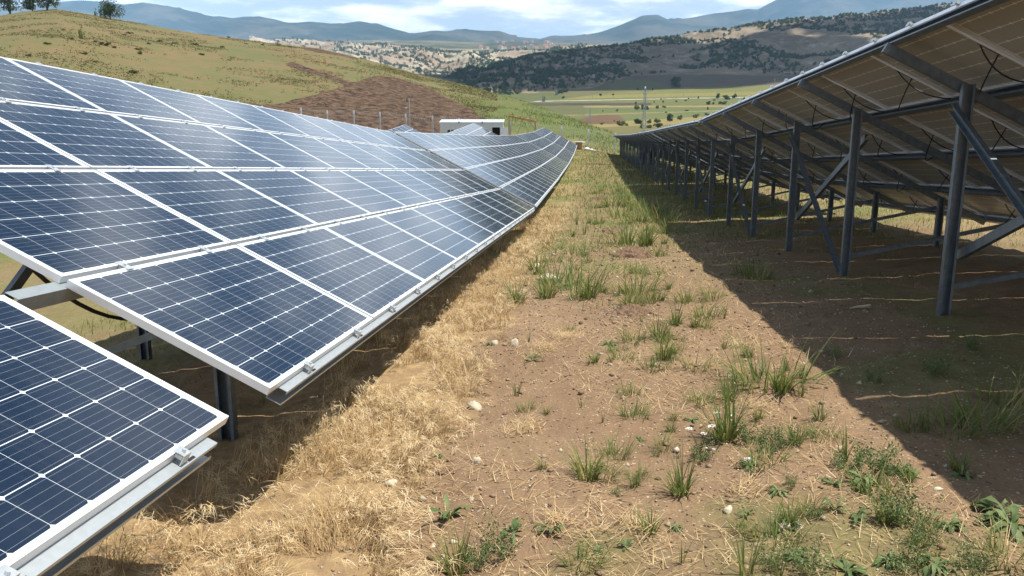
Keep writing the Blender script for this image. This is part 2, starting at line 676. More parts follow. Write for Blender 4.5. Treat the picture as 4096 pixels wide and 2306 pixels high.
dryw = np.interp(Y2, [2, 3, 6, 12, 30, 80], [.9, .6, .55, .5, .9, 1.2])
dry = (1 - sstep(X2 - xlow + wv * .7, dryw - .25, dryw + .15)) * sstep(X2 - xlow, -2.4, -.6)
rr_x = 2.0 + .098 * Y2
dry = np.maximum(dry, sstep(X2 - rr_x, 4.2, 5.6) * .75)
dry = np.maximum(dry, sstep(Y2, 14, 40) * .2)
green = sstep(Y2, 7, 20) * (.35 + .65 * sstep(fbm(X2 / 2.6, Y2 / 2.6, 3, 3), .40, .58)) * (1 - .55 * dry * sstep(-Y2, -40, -10))
green = np.maximum(green, .6 * sstep(fbm(X2 / 1.3, Y2 / 1.3, 3, 9), .52, .66) * sstep(X2 - xlow, .7, 1.4))
green = np.where(X2 < xlow - 2.0, np.maximum(green, .55), green)
lush = sstep(PXg, 960, 1180) * sstep(PYg + .12 * (PXg - 1200), 180, 300) * (R2 > 90)
lush = np.maximum(lush, sstep(R2, 60, 95) * sstep(X2, -1, 4) * .8)
nr, na = A2.shape
V = np.stack([X2, Y2, Z2], -1).reshape(-1, 3)
ii = np.arange((nr - 1) * na).reshape(nr - 1, na)
jn = np.roll(ii, -1, 1)
Q = np.stack([ii, jn, jn + na, ii + na], -1).reshape(-1, 4)
me = mesh_np('ground', V, Q, [M['ground']], dict(dry=dry.ravel(), green=green.ravel(), plough=plough.ravel(), hill=onhill.ravel(), lush=lush.ravel()), smooth=True)
tag(link('ground', me), kind='structure')


# ------------------------------------------------------------------ far terrain, each a real surface at its own distance
def patch(name, px0, px1, ncol, nrow, foot, crest, material, amp=0.0, scale=200., oct=5, ridged=False, tail=.35, curve=1.0, attrs=None, seed=0, taper=.12):
    """hill between a traced foot line and crest line with real distances; returns a sampler P(px, t)"""
    fa, fe, fr = table_px(foot)
    ca, ce, cr = table_px(crest)
    a0, a1 = azel(px0, 300)[0], azel(px1, 300)[0]

    def surf(a, t):
        rf, rc = np.interp(a, fa, fr), np.interp(a, ca, cr)
        zf, zc = np.interp(a, fa, fe) * rf + CAMH, np.interp(a, ca, ce) * rc + CAMH
        tc = np.clip(t, 0, 1)
        r = rf + (rc - rf) * t
        z = zf + (zc - zf) * tc ** curve
        over = np.maximum(t - 1, 0)
        z = z - over * (zc - zf) * .9 - over ** 2 * (zc - zf) * .6
        x, y = r * np.sin(a), r * np.cos(a)
        n = fbm(x / scale, y / scale, oct, seed, ridged) - (.62 if ridged else .5)
        z = z + amp * n * sstep(t, 0, .25) * (1 - .72 * sstep(t, .75, 1.0))
        return x, y, z
    aa = np.linspace(a0, a1, ncol)
    tt = np.concatenate([np.linspace(0, 1, nrow), 1 + np.linspace(.03, tail, 6)])
    A, T = np.meshgrid(aa, tt)
    x, y, z = surf(A, T)
    nr, nc = A.shape
    ii = (np.arange(nr - 1)[:, None] * nc + np.arange(nc - 1)[None]).ravel()
    Q = np.stack([ii, ii + 1, ii + nc + 1, ii + nc], -1)
    at_ = attrs(A, T, x, y, z) if attrs else None
    me = mesh_np(name, np.stack([x, y, z], -1).reshape(-1, 3), Q, [material], at_, smooth=True)
    o = tag(link(name, me), kind='structure')

    def P(px, t):
        a = azel(px, 300)[0]
        x, y, z = surf(np.asarray(a), np.asarray(t, float))
        return np.stack([x, y, z], -1)
    P.surf = surf
    P.a = (a0, a1)
    return P


# ---- valley floor with its fields
VR = np.array([118, 150, 200, 245, 330, 400, 530, 650, 850, 1000, 1150])
VY = np.array([760, 590, 549, 531, 513, 500, 470, 440, 399, 350, 300]) / 1.59006   # where that distance shows in the photograph


def valley_z(r):
    el = azel(1288, VY)[1]
    return np.interp(r, VR, el * VR) + CAMH


# crop strips: (py at px 1540, py at px 1880, colour); the strip lies below that line (nearer)
STRIPS = [(172, 172, (.115, .085, .062)), (226, 216, (.150, .150, .045)), (240, 232, (.205, .185, .055)), (247, 240, (.125, .135, .042)), (251, 244.5, (.42, .40, .36)),
          (252.6, 246.0, (.120, .130, .042)), (259, 259, (.055, .045, .034)), (266, 264, (.26, .20, .085)), (271, 270, (.100, .125, .042)), (286, 276, (.23, .185, .078)),
          (289, 279, (.110, .130, .045)), (305, 284, (.125, .125, .048)), (308, 286, (.24, .195, .075)), (320, 304, (.135, .125, .048)), (340, 325, (.11, .12, .042))]
m, t = mat('fields')
col = t.attrc('crop')
pos = t.pos()
col = t.mix(t.ramp(t.noise(pos, .035, 5, .6), .3, .7, 0, .5), col, t.mix(.5, col, (.20, .16, .07)))
col = t.mix(t.ramp(t.noise(pos, .25, 5, .65), .35, .7, 0, .45), col, t.mix(.6, col, (.07, .08, .03)))
t.out(t.principled(col, .95, 0, .1))
M['fields'] = m
aa = np.linspace(azel(980, 300)[0], azel(2900, 300)[0], 420)
rv = np.concatenate([np.linspace(118, 400, 90), np.linspace(406, 1200, 240)])
A, Rv = np.meshgrid(aa, rv)
xv, yv = Rv * np.sin(A), Rv * np.cos(A)
zv = valley_z(Rv) + (fbm(xv / 90, yv / 90, 3, 4) - .5) * 3.0 * sstep(Rv, 150, 300)
pxv, pyv = to_px(xv, yv, zv)
pyw = pyv + (fbm(xv / 60, yv / 14, 3, 8) - .5) * 2.2
crop = np.zeros(A.shape + (3,))
crop[:] = STRIPS[0][2]
for y1, y2, c in STRIPS:
    line = y1 + (y2 - y1) * (pxv - 1540) / 340
    k = (pyv if .41 < c[0] < .43 else pyw) > line
    crop[k] = c
# dark strip and the small ploughed field only reach part of the way
k = (pyw > 266) & (pxv < 1470) & (pyw < 290)
crop[k] = (.10, .105, .040)
k = (pyw > 257) & (pyw < 266.5) & (pxv > 1640)
crop[k] = (.115, .125, .042)
k = inpoly(pxv, pyw, [(1480, 294), (1510, 290), (1557, 290), (1572, 303), (1566, 312), (1480, 313), (1440, 305)])
crop[k] = (.120, .066, .040)
k = inpoly(pxv, pyw, [(1180, 232), (1380, 205), (1560, 200), (1640, 205), (1700, 222), (1560, 232), (1440, 246), (1320, 258), (1180, 260)])
crop[k] = (.120, .112, .048)
k = inpoly(pxv, pyw, [(1180, 240), (1300, 232), (1400, 236), (1440, 246), (1320, 258), (1180, 262)])
crop[k] = (.085, .105, .036)
nr, nc = A.shape
ii = (np.arange(nr - 1)[:, None] * nc + np.arange(nc - 1)[None]).ravel()
Q = np.stack([ii, ii + 1, ii + nc + 1, ii + nc], -1)
me = mesh_np('valley_fields', np.stack([xv, yv, zv], -1).reshape(-1, 3), Q, [M['fields']], dict(crop=crop.reshape(-1, 3)), smooth=True)
tag(link('valley_fields', me), kind='structure')


def at_valley(px, py):
    d = ray(px, py)
    d = d / np.linalg.norm(d)
    r = np.linspace(120, 1300, 6000)
    h = np.hypot(d[0], d[1])
    P = d[None] * (r / h)[:, None]
    P[:, 2] += CAMH
    g = valley_z(r) + (fbm(P[:, 0] / 90, P[:, 1] / 90, 3, 4) - .5) * 3.0 * sstep(r, 150, 300)
    dd = P[:, 2] - g
    k = np.nonzero(dd < 0)[0]
    k = k[0] if len(k) else int(np.argmin(np.abs(dd)))
    return Vector((P[k, 0], P[k, 1], g[k]))


# ---- shrub hill on the right
m, t = mat('shrub_hill_soil')
pos = t.pos()
n1 = t.noise(pos, .012, 6, .62, .6)
n2 = t.noise(pos, .06, 6, .65)
c = t.mix(t.ramp(n1, .38, .62), (.165, .128, .085), (.250, .200, .140))
c = t.mix(t.ramp(n2, .50, .68), c, (.37, .32, .25))
c = t.mix(t.ramp(t.noise(pos, .03, 6, .7), .52, .64, 0, .7), c, (.125, .115, .058))
t.out(t.principled(c, .95, 0, .1, t.bump(n2, .8, 6.0)))
M['hill'] = m
HILL_FOOT = [(px, py + 3, np.interp(-(py + 3), -VY, VR)) for px, py in
             [(1040, 226), (1150, 224), (1230, 244), (1300, 243), (1400, 232), (1500, 218), (1600, 194), (1700, 192), (1850, 199), (2000, 201), (2300, 201), (2900, 201)]]
HILL_CREST = [(1040, 222, 1060), (1120, 206, 1120), (1200, 178, 1250), (1300, 152, 1380), (1420, 132, 1450), (1500, 120, 1500), (1600, 108, 1550), (1700, 93, 1600),
              (1800, 78, 1640), (1900, 62, 1680), (2000, 51, 1700), (2100, 45, 1720), (2200, 34, 1740), (2300, 24, 1750), (2400, 14, 1760), (2576, -4, 1780), (2900, -30, 1800)]
hillP = patch('shrub_hill', 1040, 2900, 420, 130, HILL_FOOT, HILL_CREST, M['hill'], 46, 150, 5, True, .5, 1.0, seed=21)

# ---- eroded badlands in the middle
m, t = mat('badland_soil')
pos = t.pos()
n1 = t.noise(pos, .010, 6, .65, .8)
c = t.mix(t.ramp(n1, .40, .60), (.27, .20, .135), (.41, .36, .26))
c = t.mix(t.ramp(t.noise(pos, .03, 6, .7), .52, .64, 0, .85), c, (.085, .095, .048))
t.out(t.principled(c, .95, 0, .1))
M['badland'] = m
badP = patch('badland_hills', 640, 1640, 460, 120,
             [(640, 200, 1500), (900, 212, 1500), (1100, 232, 1500), (1300, 215, 1600), (1450, 160, 1900), (1640, 150, 2000)],
             [(640, 104, 2700), (830, 110, 2700), (900, 117, 2650), (960, 116, 2600), (1040, 122, 2600), (1130, 130, 2500), (1250, 130, 2500), (1330, 129, 2500), (1420, 132, 2500), (1640, 134, 2500)],
             M['badland'], 74, 165, 5, True, .4, .85, seed=33)

# ---- wooded plain behind them
m, t = mat('wooded_plain')
pos = t.pos()
c = t.mix(t.ramp(t.noise(pos, .004, 7, .65), .42, .60), (.050, .065, .030), (.17, .15, .085))
c = t.mix(t.ramp(t.noise(pos, .002, 5, .6), .58, .66, 0, .8), c, (.30, .25, .15))
t.out(t.principled(c, .95, 0, .1))
M['plain'] = m
plainP = patch('wooded_plain', 500, 1900, 200, 60,
               [(500, 128, 2700), (1000, 132, 2700), (1400, 137, 2700), (1900, 140, 2700)],
               [(500, 98, 5200), (800, 102, 5200), (1000, 104, 5200), (1200, 108, 5200), (1400, 108, 5200), (1900, 104, 5200)], M['plain'], 60, 500, 5, False, .3, 1.0, seed=51)

# ---- mountains
m, t = mat('mountain')
pos = t.pos()
c = t.mix(t.ramp(t.noise(pos, .0022, 7, .65), .42, .60), (.030, .050, .042), (.095, .100, .080))
t.out(t.principled(c, .95, 0, .1))
M['mountain'] = m
PXK = 1.59006


def sx_(pts, r):
    return [(x / PXK, y / PXK, r) for x, y in pts]


patch('mountain_ridge', -400, 1300, 260, 60, [(-400, 125, 5000), (600, 122, 5000), (1300, 118, 5000)],
      sx_([(-600, 20), (0, 14), (198, 6), (331, 3), (414, 11), (496, 25), (568, 19), (662, 30), (772, 66), (938, 72), (1037, 63), (1147, 85), (1247, 83), (1324, 94),
           (1400, 99), (1510, 107), (1637, 149), (1731, 149), (1985, 152), (2100, 170)], 6300), M['mountain'], 230, 900, 5, True, .3, .9, seed=61)
patch('mountain_ridge', 300, 1050, 160, 50, [(300, 125, 4600), (1050, 125, 4600)],
      sx_([(480, 150), (600, 92), (750, 105), (882, 115), (1000, 92), (1100, 87), (1190, 108), (1300, 128), (1420, 140), (1560, 152), (1700, 170)], 6000), M['mountain'], 130, 600, 5, True, .3, .9, seed=67)
patch('mountain_ridge', 900, 1800, 200, 50, [(900, 126, 5200), (1800, 126, 5200)],
      sx_([(1400, 172), (1637, 153), (1731, 147), (1860, 147), (1985, 143), (2080, 150), (2183, 165), (2260, 163), (2305, 151), (2420, 149), (2600, 158), (2900, 170)], 7000),
      M['mountain'], 90, 600, 5, True, .3, .9, seed=71)
patch('mountain_ridge', 1330, 3000, 260, 60, [(1330, 124, 5600), (2000, 110, 5600), (3000, 90, 5600)],
      sx_([(2150, 176), (2305, 151), (2393, 135), (2503, 94), (2569, 61), (2630, 60), (2685, 83), (2760, 105), (2900, 120), (3300, 140), (4600, 160)], 6600), M['mountain'], 150, 800, 5, True, .3, .9, seed=73)
patch('mountain_ridge', 1600, 3000, 200, 60, [(1600, 120, 5900), (3000, 90, 5900)],
      sx_([(2540, 130), (2685, 83), (2834, 52), (3000, 30), (3032, 34), (3104, 0), (3300, -40), (3700, -60), (4200, -50), (4800, -20)], 6900), M['mountain'], 220, 900, 5, True, .3, .9, seed=79)


# ------------------------------------------------------------------ solar tables
PL, PW, GU, GV = 1.65, .992, .015, .031
PU, PV = PL + GU, PW + GV
V0 = np.array([.8837, -.1015, -.4555])
NP = 10
FR_U = [(.744 + 1.70 * i) for i in range(6)]     # frame positions in panels


def panel_frame_mesh():
    b = MB()
    t, h, fl, lip = .0022, .035, .028, .014
    x1, y1 = PL, -PW
    # long and short sides: outer wall, top lip, bottom flange
    for (ya, yb, s) in ((0, 0, -1), (y1, y1, 1)):
        b.box(0, x1, min(ya, ya + s * t), max(ya, ya + s * t), -h, 0)
        b.box(0, x1, min(ya + s * t, ya + s * lip), max(ya + s * t, ya + s * lip), -.002, .0004)
        b.box(.03, x1 - .03, min(ya + s * t, ya + s * fl), max(ya + s * t, ya + s * fl), -h, -h + .002)
    for (xa, s) in ((0, 1), (x1, -1)):
        b.box(min(xa, xa + s * t), max(xa, xa + s * t), y1 + t, -t, -h + .0003, -.0003)
        b.box(min(xa + s * t, xa + s * lip), max(xa + s * t, xa + s * lip), y1 + lip, -lip, -.002, .0008)
        b.box(min(xa + s * t, xa + s * fl), max(xa + s * t, xa + s * fl), y1 + t, -t, -h - .0006, -h + .0016)
    return b.mesh('panel_frame', M['alu'])


def cell_sheet_mesh():
    b = MB()
    e = .003
    b.cm = 0
    b.add([(e, -PW + e, -.0025), (PL - e, -PW + e, -.0025), (PL - e, -e, -.0025), (e, -e, -.0025)], [(0, 1, 2, 3)])
    b.cm = 1
    b.add([(e, -PW + e, -.0075), (PL - e, -PW + e, -.0075), (PL - e, -e, -.0075), (e, -e, -.0075)], [(3, 2, 1, 0)])
    return b.mesh('cell_sheet', [M['cell'], M['cellb']])


def jbox_mesh():
    b = MB()
    b.box(.034, .066, -.60, -.40, -.030, -.0085)
    return b.mesh('junction_box', M['black'])


def cable_meshes():
    out = []
    r2 = random.Random(3)
    for v in range(4):
        b = MB()
        # short lead hanging to the purlin below, long lead sagging across to the next panel
        p0, p1 = np.array((.05, -.42, -.03)), np.array((.05 + r2.uniform(-.18, .1), -.97, -.06))
        sag = r2.uniform(.05, .14)
        b.tube([p0 + (p1 - p0) * s + np.array((0, 0, -sag * 4 * s * (1 - s))) for s in np.linspace(0, 1, 9)], .0068, 5)
        p0, p1 = np.array((.05, -.58, -.03)), np.array((r2.uniform(.75, 1.15), -.965, -.065))
        sag = r2.uniform(.08, .22)
        b.tube([p0 + (p1 - p0) * s + np.array((0, 0, -sag * 4 * s * (1 - s))) for s in np.linspace(0, 1, 12)], .0068, 5)
        out.append(b.mesh('cable', M['black']))
    return out


PAN_FRAME, PAN_SHEET, JBOX, CABLES = panel_frame_mesh(), cell_sheet_mesh(), jbox_mesh(), cable_meshes()


def mid_clamp_mesh():
    b = MB()
    b.box(-.026, .026, -.038, .038, .0012, .0042)
    b.box(-.026, .026, -.0125, .0125, -.030, .0010)
    b.tube([(0, 0, .004), (0, 0, .012)], .0075, 6)
    return b.mesh('clamp', M['clamp'])


def end_clamp_mesh():
    b = MB()
    b.box(-.024, .024, -.034, .010, .0012, .0045)
    b.box(-.024, .024, -.034, -.030, -.034, .0010)
    b.box(-.024, .024, -.0285, -.002, -.014, -.0006)
    b.tube([(0, -.016, .0045), (0, -.016, .015)], .0075, 6)
    return b.mesh('clamp', M['clamp'])


MIDC, ENDC = mid_clamp_mesh(), end_clamp_mesh()


def purlin_mesh(x0, x1, fl=.062, hh=.072, up=False, material='galv'):
    """C section along x; web at y=0, flanges towards -y (or +y), hanging below z=0"""
    b = MB()
    t = .0025
    prof = [(0, 0), (-fl, 0), (-fl, -.014), (-fl + t, -.014), (-fl + t, -t), (-t, -t), (-t, -hh + t), (-fl + t, -hh + t), (-fl + t, -hh + .014), (-fl, -hh + .014), (-fl, -hh), (0, -hh)]
    # split in convex strips so that no face is concave
    if up:
        prof = [(-p, q) for p, q in prof]
    n = len(prof)
    vs = [(x0, p, q) for p, q in prof] + [(x1, p, q) for p, q in prof]
    fs = [(i, (i + 1) % n, n + (i + 1) % n, n + i) for i in range(n)]
    for o in (0, n):
        fs += [(o + 1, o + 2, o + 3, o + 4), (o + 0, o + 1, o + 4, o + 5), (o + 11, o + 0, o + 5, o + 6), (o + 10, o + 11, o + 6, o + 7), (o + 9, o + 10, o + 7, o + 8)]
    if up:
        fs = [f[::-1] for f in fs]
    b.add(vs, fs)
    return b.mesh('purlin', M[material])


def slot_mesh(x0, x1):
    b = MB()
    x = x0 + .35
    while x < x1:
        b.box(x, x + .045, -.070, -.058, .0005, .0012)
        x += .83
    return b.mesh('slot', M['black'])


table_mats = {}


def solar_table(name_label, P0, P1, ncol=NP, first=0, clamps=(), cables=True, group=None, rows=(0, 1, 2, 3), frames=range(6), slots=False, purlins=(0, 1, 2, 3, 4), steel='galv'):
    P0, P1 = np.array(P0, float), np.array(P1, float)
    u = P1 - P0
    u /= np.linalg.norm(u)
    v = V0 - u * (u @ V0)
    v /= np.linalg.norm(v)
    n = np.cross(u, v)
    Rm = np.stack([u, -v, -n], 1)
    root = bpy.data.objects.new('solar_table', None)
    root.empty_display_size = .3
    COL.objects.link(root)
    root.matrix_world = Matrix(((*Rm[0], P0[0]), (*Rm[1], P0[1]), (*Rm[2], P0[2] + CAMH), (0, 0, 0, 1)))
    tag(root, name_label, 'solar table', group)
    org = P0 + np.array((0, 0, CAMH))
    dn = Rm.T @ np.array((0, 0, -1.0))                      # straight down, in table coordinates

    def world(p):
        return org + Rm @ np.asarray(p, float)

    def ground_len(p):
        """distance straight down from table point p to the ground"""
        w = world(p)
        return float(w[2] - GZ(w[0], w[1]))
    xs, xe = first * PU, ncol * PU - GU
    for r in rows:
        for c in range(first, ncol):
            o = link('solar_panel', PAN_FRAME, root, (c * PU, -r * PV, 0))
            # a millimetre or two of mounting tolerance
            o.rotation_euler = (random.uniform(-.0016, .0016), random.uniform(-.001, .001), 0)
            link('cell_sheet', PAN_SHEET, o)
            if cables:
                link('junction_box', JBOX, o)
                link('cable', CABLES[random.randrange(4)], o)
    # purlins under every panel joint
    pw = [(.056, .054), (PV - .0155 + .028, .062), (2 * PV - .0155 + .028, .062), (3 * PV - .0155 + .028, .062), (4 * PV - GV - .03, .075)]
    for i, (vv, fl) in enumerate(pw):
        if i not in purlins:
            continue
        x0, x1 = (xs - .10, xe + .06)
        if i == 4:
            x0, x1 = xs + .13, xe - .15
        if i == 3:
            x0 = xs - .30 if first == 0 else x0
        web = -vv
        pu = link('purlin', purlin_mesh(x0, x1, fl, up=i < 4, material=steel if i == 4 else 'galv_shaded' if steel == 'galv' else steel), root, (0, web, -.0365))
        if slots and i == 4:
            link('slot', slot_mesh(x0, x1), pu, (0, 0, 0))
        if i in clamps:
            for c in range(first, ncol):
                for q in (.27, .77):
                    if i == 4:
                        link('clamp', ENDC, pu, (c * PU + q * PL, -(4 * PV - GV) - web, .0365))
                    elif i == 0:
                        cc = link('clamp', ENDC, pu, (c * PU + q * PL, 0 - web, .0365))
                        cc.rotation_euler = (0, 0, math.pi)
                    else:
                        link('clamp', MIDC, pu, (c * PU + q * PL, -(i * PV - GV / 2) - web, .0365))
    tall, low = [], []
    for k in frames:
        fx = FR_U[k] * PU
        if fx < xs:
            tall.append(None)
            low.append(None)
            continue
        # rafter
        b = MB()
        b.box(fx + .03, fx + .082, -4.02, .015, -.195, -.1085)
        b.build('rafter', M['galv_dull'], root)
        for vv, dst, hh in ((.73, tall, 0), (3.22, low, 0)):
            top = np.array((fx, -vv, -.125))
            L_ = ground_len(top)
            foot = top + dn * (L_ + .15)
            b = MB()
            xd = np.array((1.0, 0, 0)) - dn * dn[0]
            xd /= np.linalg.norm(xd)
            yd = np.cross(dn, xd)
            w_, f_, tt = .10, .055, .005
            # C post: wide web facing back along the row, flanges pointing forward
            b.prism([(0, -w_ / 2), (tt, -w_ / 2), (tt, w_ / 2), (0, w_ / 2)], top, foot, xd, yd)
            b.prism([(tt, -w_ / 2), (-f_, -w_ / 2), (-f_, -w_ / 2 + tt), (tt, -w_ / 2 + tt)], top, foot, xd, yd)
            b.prism([(tt, w_ / 2 - tt), (-f_, w_ / 2 - tt), (-f_, w_ / 2), (tt, w_ / 2)], top, foot, xd, yd)
            b.prism([(-f_, -w_ / 2 + tt), (-f_ + tt, -w_ / 2 + tt), (-f_ + tt, -w_ / 2 + .02), (-f_, -w_ / 2 + .02)], top, foot, xd, yd)
            b.prism([(-f_, w_ / 2 - .02), (-f_ + tt, w_ / 2 - .02), (-f_ + tt, w_ / 2 - tt), (-f_, w_ / 2 - tt)], top, foot, xd, yd)
            # bolt heads
            for q in (.05, .09):
                c0 = top + dn * q - xd * .0
                b.tube([c0 + xd * .004, c0 + xd * .016], .009, 6)
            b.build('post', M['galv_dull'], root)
            dst.append((top, L_))
        # strut from the foot of the tall post to the head of the low post
        (ta, la), (tb, lb) = tall[-1], low[-1]
        a = ta + dn * (la - .22) + np.array((.075, 0, 0))
        c = tb + dn * .16 + np.array((.075, 0, 0))
        b = MB()
        b.bar(a, c, .045, .045, up=-dn)
        b.build('strut', M['galv_dull'], root)
    ks = list(frames)
    for i in (0, 2, 4):
        if i in ks and i + 1 in ks:
            A_, B_ = tall[ks.index(i)], tall[ks.index(i + 1)]
            if A_ is None or B_ is None:
                continue
            for (hi, lo, dh, dl, off) in ((B_, A_, .22, .12, .052), (A_, B_, .36, .56, -.10)):
                a = hi[0] + dn * dh
                c = lo[0] + dn * (lo[1] - dl)
                offv = np.array((0, off, 0)) - dn * (dn[1] * off)
                b = MB()
                d = (c - a) / np.linalg.norm(c - a)
                yd = offv / np.linalg.norm(offv)
                xd = np.cross(d, yd)
                a2, c2 = a + offv - d * .08, c + offv + d * .05
                b.prism([(-.03, 0), (.05, 0), (.05, .004), (-.03, .004)], a2, c2, xd, yd)
                b.prism([(-.03, .004), (-.026, .004), (-.026, .045), (-.03, .045)], a2, c2, xd, yd)
                b.prism([(.046, .004), (.05, .004), (.05, .045), (.046, .045)], a2, c2, xd, yd)
                b.build('brace', M['galv_dull'], root)
    return root


LEFT = 'solar tables of the left row'
RIGHT = 'solar tables of the right row'
uL = np.array((.096, .9939, -.0536))
uL /= np.linalg.norm(uL)
e1 = np.array((-4.672, 3.342, .759))
solar_table('lone nearest solar panel corner at the near end of the left row, before the gap', e1 - uL * (NP * PU - GU), e1, first=7, clamps=(3, 4), cables=False, group=LEFT, frames=(), slots=True, rows=(3,), purlins=(3, 4))
solar_table('large blue solar table of the left row right after the gap', (-4.625, 3.712, .747), np.array((-4.625, 3.712, .747)) + uL * 16, clamps=(0, 1, 2, 3, 4), cables=False, group=LEFT, slots=True)
solar_table('solar table of the left row beginning behind the long dark step in the blue panels', (-2.997, 20.805, -.147), (-1.4, 37.37, -.437), clamps=(1, 2, 3), cables=False, group=LEFT)
solar_table('dark solar table in the middle of the left row where the row dips lowest', (-1.385, 37.775, -.454), (.213, 54.34, -.612), cables=False, group=LEFT)
solar_table('dark solar table of the left row where it begins to rise again, last but one', (.25, 54.75, -.616), (1.85, 71.33, -.525), cables=False, group=LEFT)
solar_table('last solar table of the left row, its raised far corner by the cable drum', (1.886, 71.7, -.52), (3.485, 88.386, -.177), cables=False, group=LEFT)

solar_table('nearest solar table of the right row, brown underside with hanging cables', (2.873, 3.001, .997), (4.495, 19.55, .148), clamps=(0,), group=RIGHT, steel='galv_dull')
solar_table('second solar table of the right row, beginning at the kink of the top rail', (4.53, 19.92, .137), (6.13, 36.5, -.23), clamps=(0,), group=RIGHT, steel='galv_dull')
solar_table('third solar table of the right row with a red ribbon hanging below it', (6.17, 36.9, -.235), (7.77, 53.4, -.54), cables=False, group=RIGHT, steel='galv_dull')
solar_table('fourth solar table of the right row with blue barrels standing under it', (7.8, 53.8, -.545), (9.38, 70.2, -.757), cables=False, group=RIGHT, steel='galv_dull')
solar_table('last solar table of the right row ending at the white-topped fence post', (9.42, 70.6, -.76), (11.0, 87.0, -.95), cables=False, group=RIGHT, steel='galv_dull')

solar_table('pale grey tilted solar table peaking in front of the white cabin', (-5.71, 71.75, -.645), (-4.1, 88.4, .31), cables=False, group='solar tables of the rows behind the left one')
solar_table('sliver of a solar table just left of the pale one before the white cabin', (-7.3, 55.0, -.93), (-5.75, 71.35, -.66), cables=False, group='solar tables of the rows behind the left one', frames=(0, 2, 4))
solar_table('small blue corner of a far solar table peaking below the camera mast', (-13.2, 71.75, -1.14), (-11.6, 88.4, .147), cables=False, group='solar tables of the rows behind the left one')


# ------------------------------------------------------------------ things around the arrays
M['white'] = simple('white_paint', (.78, .78, .76), .5, var=.05, scale=5)
M['panelwall'] = simple('cabin_wall_sheet', (.60, .60, .585), .5, var=.04, scale=1.5)
M['roofsheet'] = simple('cabin_roof_sheet', (.70, .74, .78), .35, .3, var=.05, scale=2)
M['concrete'] = simple('concrete_post', (.52, .51, .48), .9, var=.12, scale=9)
M['timber'] = simple('raw_timber', (.42, .25, .13), .8, var=.25, scale=6)
M['timber_old'] = simple('old_timber', (.30, .205, .13), .85, var=.3, scale=7)
M['tile'] = simple('terracotta_tile', (.46, .15, .065), .75, var=.3, scale=4)
M['glassd'] = simple('dark_window_glass', (.02, .03, .035), .08)
M['dark'] = simple('inside_shade', (.06, .05, .042), .9)
M['wire'] = simple('fence_wire', (.40, .41, .41), .5, .6)
M['stone'] = simple('pale_stone', (.56, .49, .36), .9, var=.22, scale=14, bump=.01)
M['sack'] = simple('white_sack_cloth', (.72, .72, .70), .8, var=.08, scale=6)
M['bluep'] = simple('blue_plastic', (.018, .035, .12), .45, var=.1, scale=4)
M['redp'] = simple('red_ribbon', (.55, .05, .04), .6)
M['rust'] = simple('rusty_iron', (.20, .11, .06), .85, var=.3, scale=12)
M['darksoil'] = simple('fresh_dark_soil', (.175, .105, .060), .95, var=.4, scale=26, bump=.02)
M['lattice'] = simple('lattice_steel', (.36, .38, .39), .5, .4, var=.1)
M['ceramic'] = simple('brown_insulator', (.05, .03, .025), .25)


def on_ground(x, y, dz=0.0):
    return Vector((x, y, float(GZ(x, y)) + dz))


# ---- wire fence beyond the rows
fence_xy = []
fx0, fx1 = -31.0, 22.0
n_f = 18
for i in range(n_f):
    x = fx0 + (fx1 - fx0) * i / (n_f - 1)
    fence_xy.append((x, 96.6 - .09 * (x - 0) - (.004 * x * x if x < 0 else 0)))
fence_xy = [(-25.2, 97.5), (-22.1, 97.5), (-18.9, 97.4), (-15.75, 97.2), (-12.65, 97.0), (-9.45, 96.9), (-6.3, 96.8), (-3.2, 96.7), (-.18, 96.6), (2.85, 96.4), (5.85, 96.0), (9.0, 95.6),
            (12.1, 95.0), (15.2, 94.4), (18.3, 93.8), (21.4, 93.2)]
root = empty('wire_fence', on_ground(*fence_xy[0]), 0, 'long wire fence with white-topped posts and razor coil beyond the solar rows', 'fence')
org = root.location
tops = []
for (x, y) in fence_xy:
    g = float(GZ(x, y))
    b = MB()
    b.cm = 0
    b.box(-.075, .075, -.075, .075, -.4, 1.88)
    b.cm = 1
    b.box(-.08, .08, -.08, .08, 1.8801, 2.30)
    me = b.mesh('post', [M['concrete'], M['white']])
    o = link('post', me, root, Vector((x, y, g)) - org)
    tops.append(np.array((x, y, g)) - np.array(org))
b = MB()
for h in (.35, .8, 1.25, 1.7, 2.1):
    b.tube([p + np.array((0, -.082, h)) for p in tops], .0055, 3)
# chain link drawn as crossing diagonals
for i in range(len(tops) - 1):
    p, q = tops[i], tops[i + 1]
    for k in range(-6, 16):
        for sgn in (1, -1):
            a0, a1 = k / 16.0, (k + 6.5) / 16.0
            pa, pb = max(a0, 0), min(a1, 1)
            if pb <= pa:
                continue
            za, zb = (pa - a0) / (a1 - a0), (pb - a0) / (a1 - a0)
            if sgn < 0:
                pa, pb = 1 - pa, 1 - pb
            b.tube([p + (q - p) * pa + np.array((0, -.082, .12 + 1.6 * za)), p + (q - p) * pb + np.array((0, -.082, .12 + 1.6 * zb))], .0022, 3, False)
b.build('wire_mesh', M['wire'], root)
b = MB()
pts = []
for i in range(len(tops) - 1):
    p, q = tops[i], tops[i + 1]
    for s_ in np.linspace(0, 1, 150, endpoint=False):
        a = s_ * 2 * math.pi * 11
        d = (q - p) / np.linalg.norm(q - p)
        c = p + (q - p) * s_ + np.array((0, 0, 2.02))
        pts.append(c + np.array((0, 1, 0)) * .27 * math.cos(a) + np.array((0, 0, 1)) * .27 * math.sin(a) + d * .10 * math.sin(2 * a))
b.tube(pts, .006, 3, False)
b.build('razor_coil', M['wire'], root)

